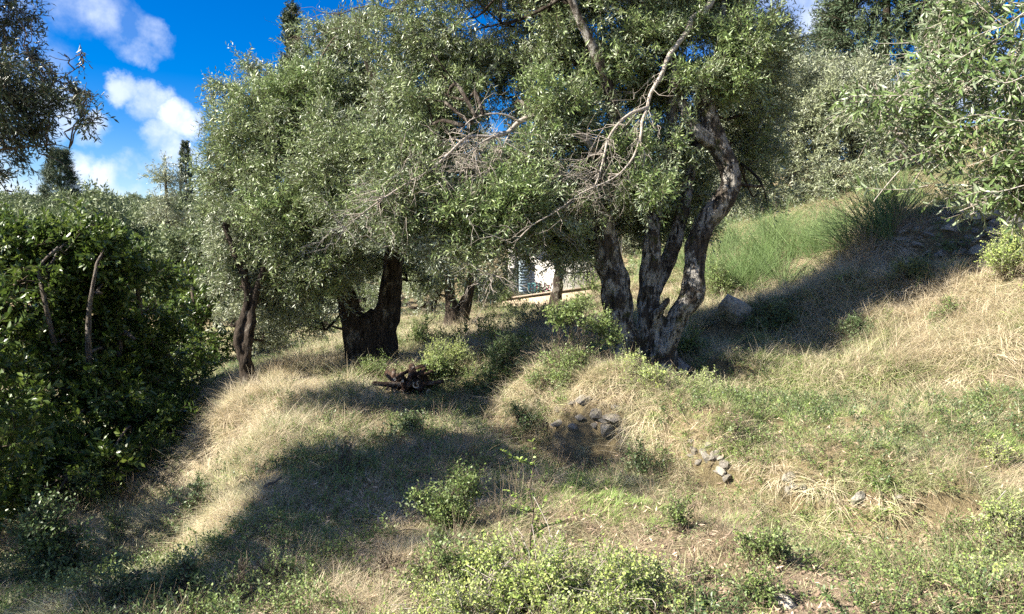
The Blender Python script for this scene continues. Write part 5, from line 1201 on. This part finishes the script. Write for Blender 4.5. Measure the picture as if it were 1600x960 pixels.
def scatter_tall():
    P_, E_, S_ = [], [], []; rg = np.random.default_rng(91)
    for u, v, rx, n, s0 in [(370,640,.5,260,.9),(400,600,.6,200,1.0),(470,580,.8,380,1.0),(520,620,.9,260,.75),(440,680,.6,200,.8),(385,720,.4,220,.7),(360,800,.35,150,.55),(700,560,1.6,420,1.0),(640,530,1.5,300,1.0),(780,540,1.6,420,1.1),(860,520,1.6,420,1.1),(860,600,.5,200,.8),
                        (940,640,.6,160,.6),(1130,470,1.6,400,1.0),(1200,480,1.4,380,1.0),(1300,440,1.5,380,1.0),(1400,520,1.4,320,.8),(1500,480,1.3,300,.8),(1570,560,.9,260,.8),(1480,590,.8,160,.6),(1300,590,1.0,150,.6),(1150,590,.8,160,.6),
                        (150,780,.8,220,.75),(240,820,.6,200,.6),(80,830,.7,200,.7),(180,700,1.0,160,.8),(560,890,.5,100,.45),(640,920,.5,110,.4),(760,860,.4,90,.4),(1000,720,.5,120,.5),(1150,800,.5,120,.4),(1270,760,.5,110,.4),(1550,760,.7,130,.45),(1480,680,1.0,150,.45),(1200,650,1.0,120,.45),(700,700,.7,100,.5),(900,740,.4,90,.5)]:
        g_ = ground_at(u, v); q = g_[:2] + rg.normal(size=(n, 2)) * rx * .55; z = H(q[:, 0], q[:, 1]); e = .15
        gx_ = (H(q[:, 0] + e, q[:, 1]) - z) / e; gy_ = (H(q[:, 0], q[:, 1] + e) - z) / e
        k = q[:, 1] > 2.7
        for cx, cy, cr in CLEAR: k &= (q[:, 0] - cx) ** 2 + (q[:, 1] - cy + .1) ** 2 > (cr * 1.3) ** 2
        P = np.stack([q[:, 0], q[:, 1], z], 1)
        a = np.where(rg.random(n) < .55, np.arctan2(-gy_, -gx_) + rg.normal(size=n) * .7, (fbm(P, 1.0, 92) - .5) * 12); nrm = unit(np.stack([-gx_ * .4, -gy_ * .4, np.ones(n)], 1))
        X = np.stack([np.cos(a), np.sin(a), 0 * a], 1); Y = unit(np.cross(nrm, X)); X = np.cross(Y, nrm)
        P_.append(P[k]); E_.append(euler_from_axes(X, Y, nrm)[k]); S_.append((s0 * rg.uniform(.55, 1.15, n))[k])
    P_ = np.concatenate(P_); o = scatter('tall_dry_grass', 'tall', SP['tall'], P_, np.concatenate(E_), np.concatenate(S_)); o['label'] = 'tall shaggy golden grass hanging over the banks'; print('tall', len(P_))
scatter_tall()
def scatter_clods():
    rg = np.random.default_rng(81); n = 60000; y = 2.6 + rg.random(n) * 4.5; x = (rg.random(n) * 2 - 1) * (.78 * y + .5)
    g_ = growth(x, y); k = rg.random(n) < np.clip(g_[:, 3] / (g_.sum(1) + 1e-6) * 1.1 - .2, .015, 1); x, y = x[k], y[k]; n = len(x); z = H(x, y)
    me = [rock_mesh('clod', rg, 1, M['earth'], 1, (1, .8, .6)) for _ in range(4)]
    X, Y, Z = frames(rg.normal(size=(n, 3)), rg.random(n) * 6.28)
    o = scatter('clods', 'clods', me, np.stack([x, y, z], 1), euler_from_axes(X, Y, Z), .004 + .016 * rg.random(n) ** 3); o['label'] = 'crumbs of earth and pebbles on the worn path'; print('clods', n)
    n = 9000; y = 2.6 + rg.random(n) * 6; x = (rg.random(n) * 2 - 1) * (.78 * y + .5); z = H(x, y) + .01 + rg.random(n) * .03
    X, Y, Z = frames(rg.normal(size=(n, 3)) * [.4, .4, 1], rg.random(n) * 6.28)
    v, f, li = leaves(np.stack([x, y, z], 1), Y, Z, .03 + .03 * rg.random(n), .011 + 0 * x, LT_LO); g2 = Geo(); g2.add(v, f)
    o = g2.obj('fallen_leaves', [M['litter']]); tint_attr(o.data, rg.random(n)[li]); o['kind'] = 'stuff'; o['label'] = 'fallen dry olive leaves on the ground'
M['earth'] = plain('earth_clod', (.24, .17, .12), .95, .4, 30)
scatter_clods()

gr = growth(XX.ravel(), YY.ravel()); fr = np.clip(gr[:, 3] / (gr.sum(1) + 1e-6) * 1.0 - .25, 0, .75) * (np.hypot(XX.ravel(), YY.ravel()) < 12)
pa_ = gme.attributes.new('path', 'FLOAT', 'POINT'); pa_.data.foreach_set('value', fr.astype(np.float32)); path_tint()
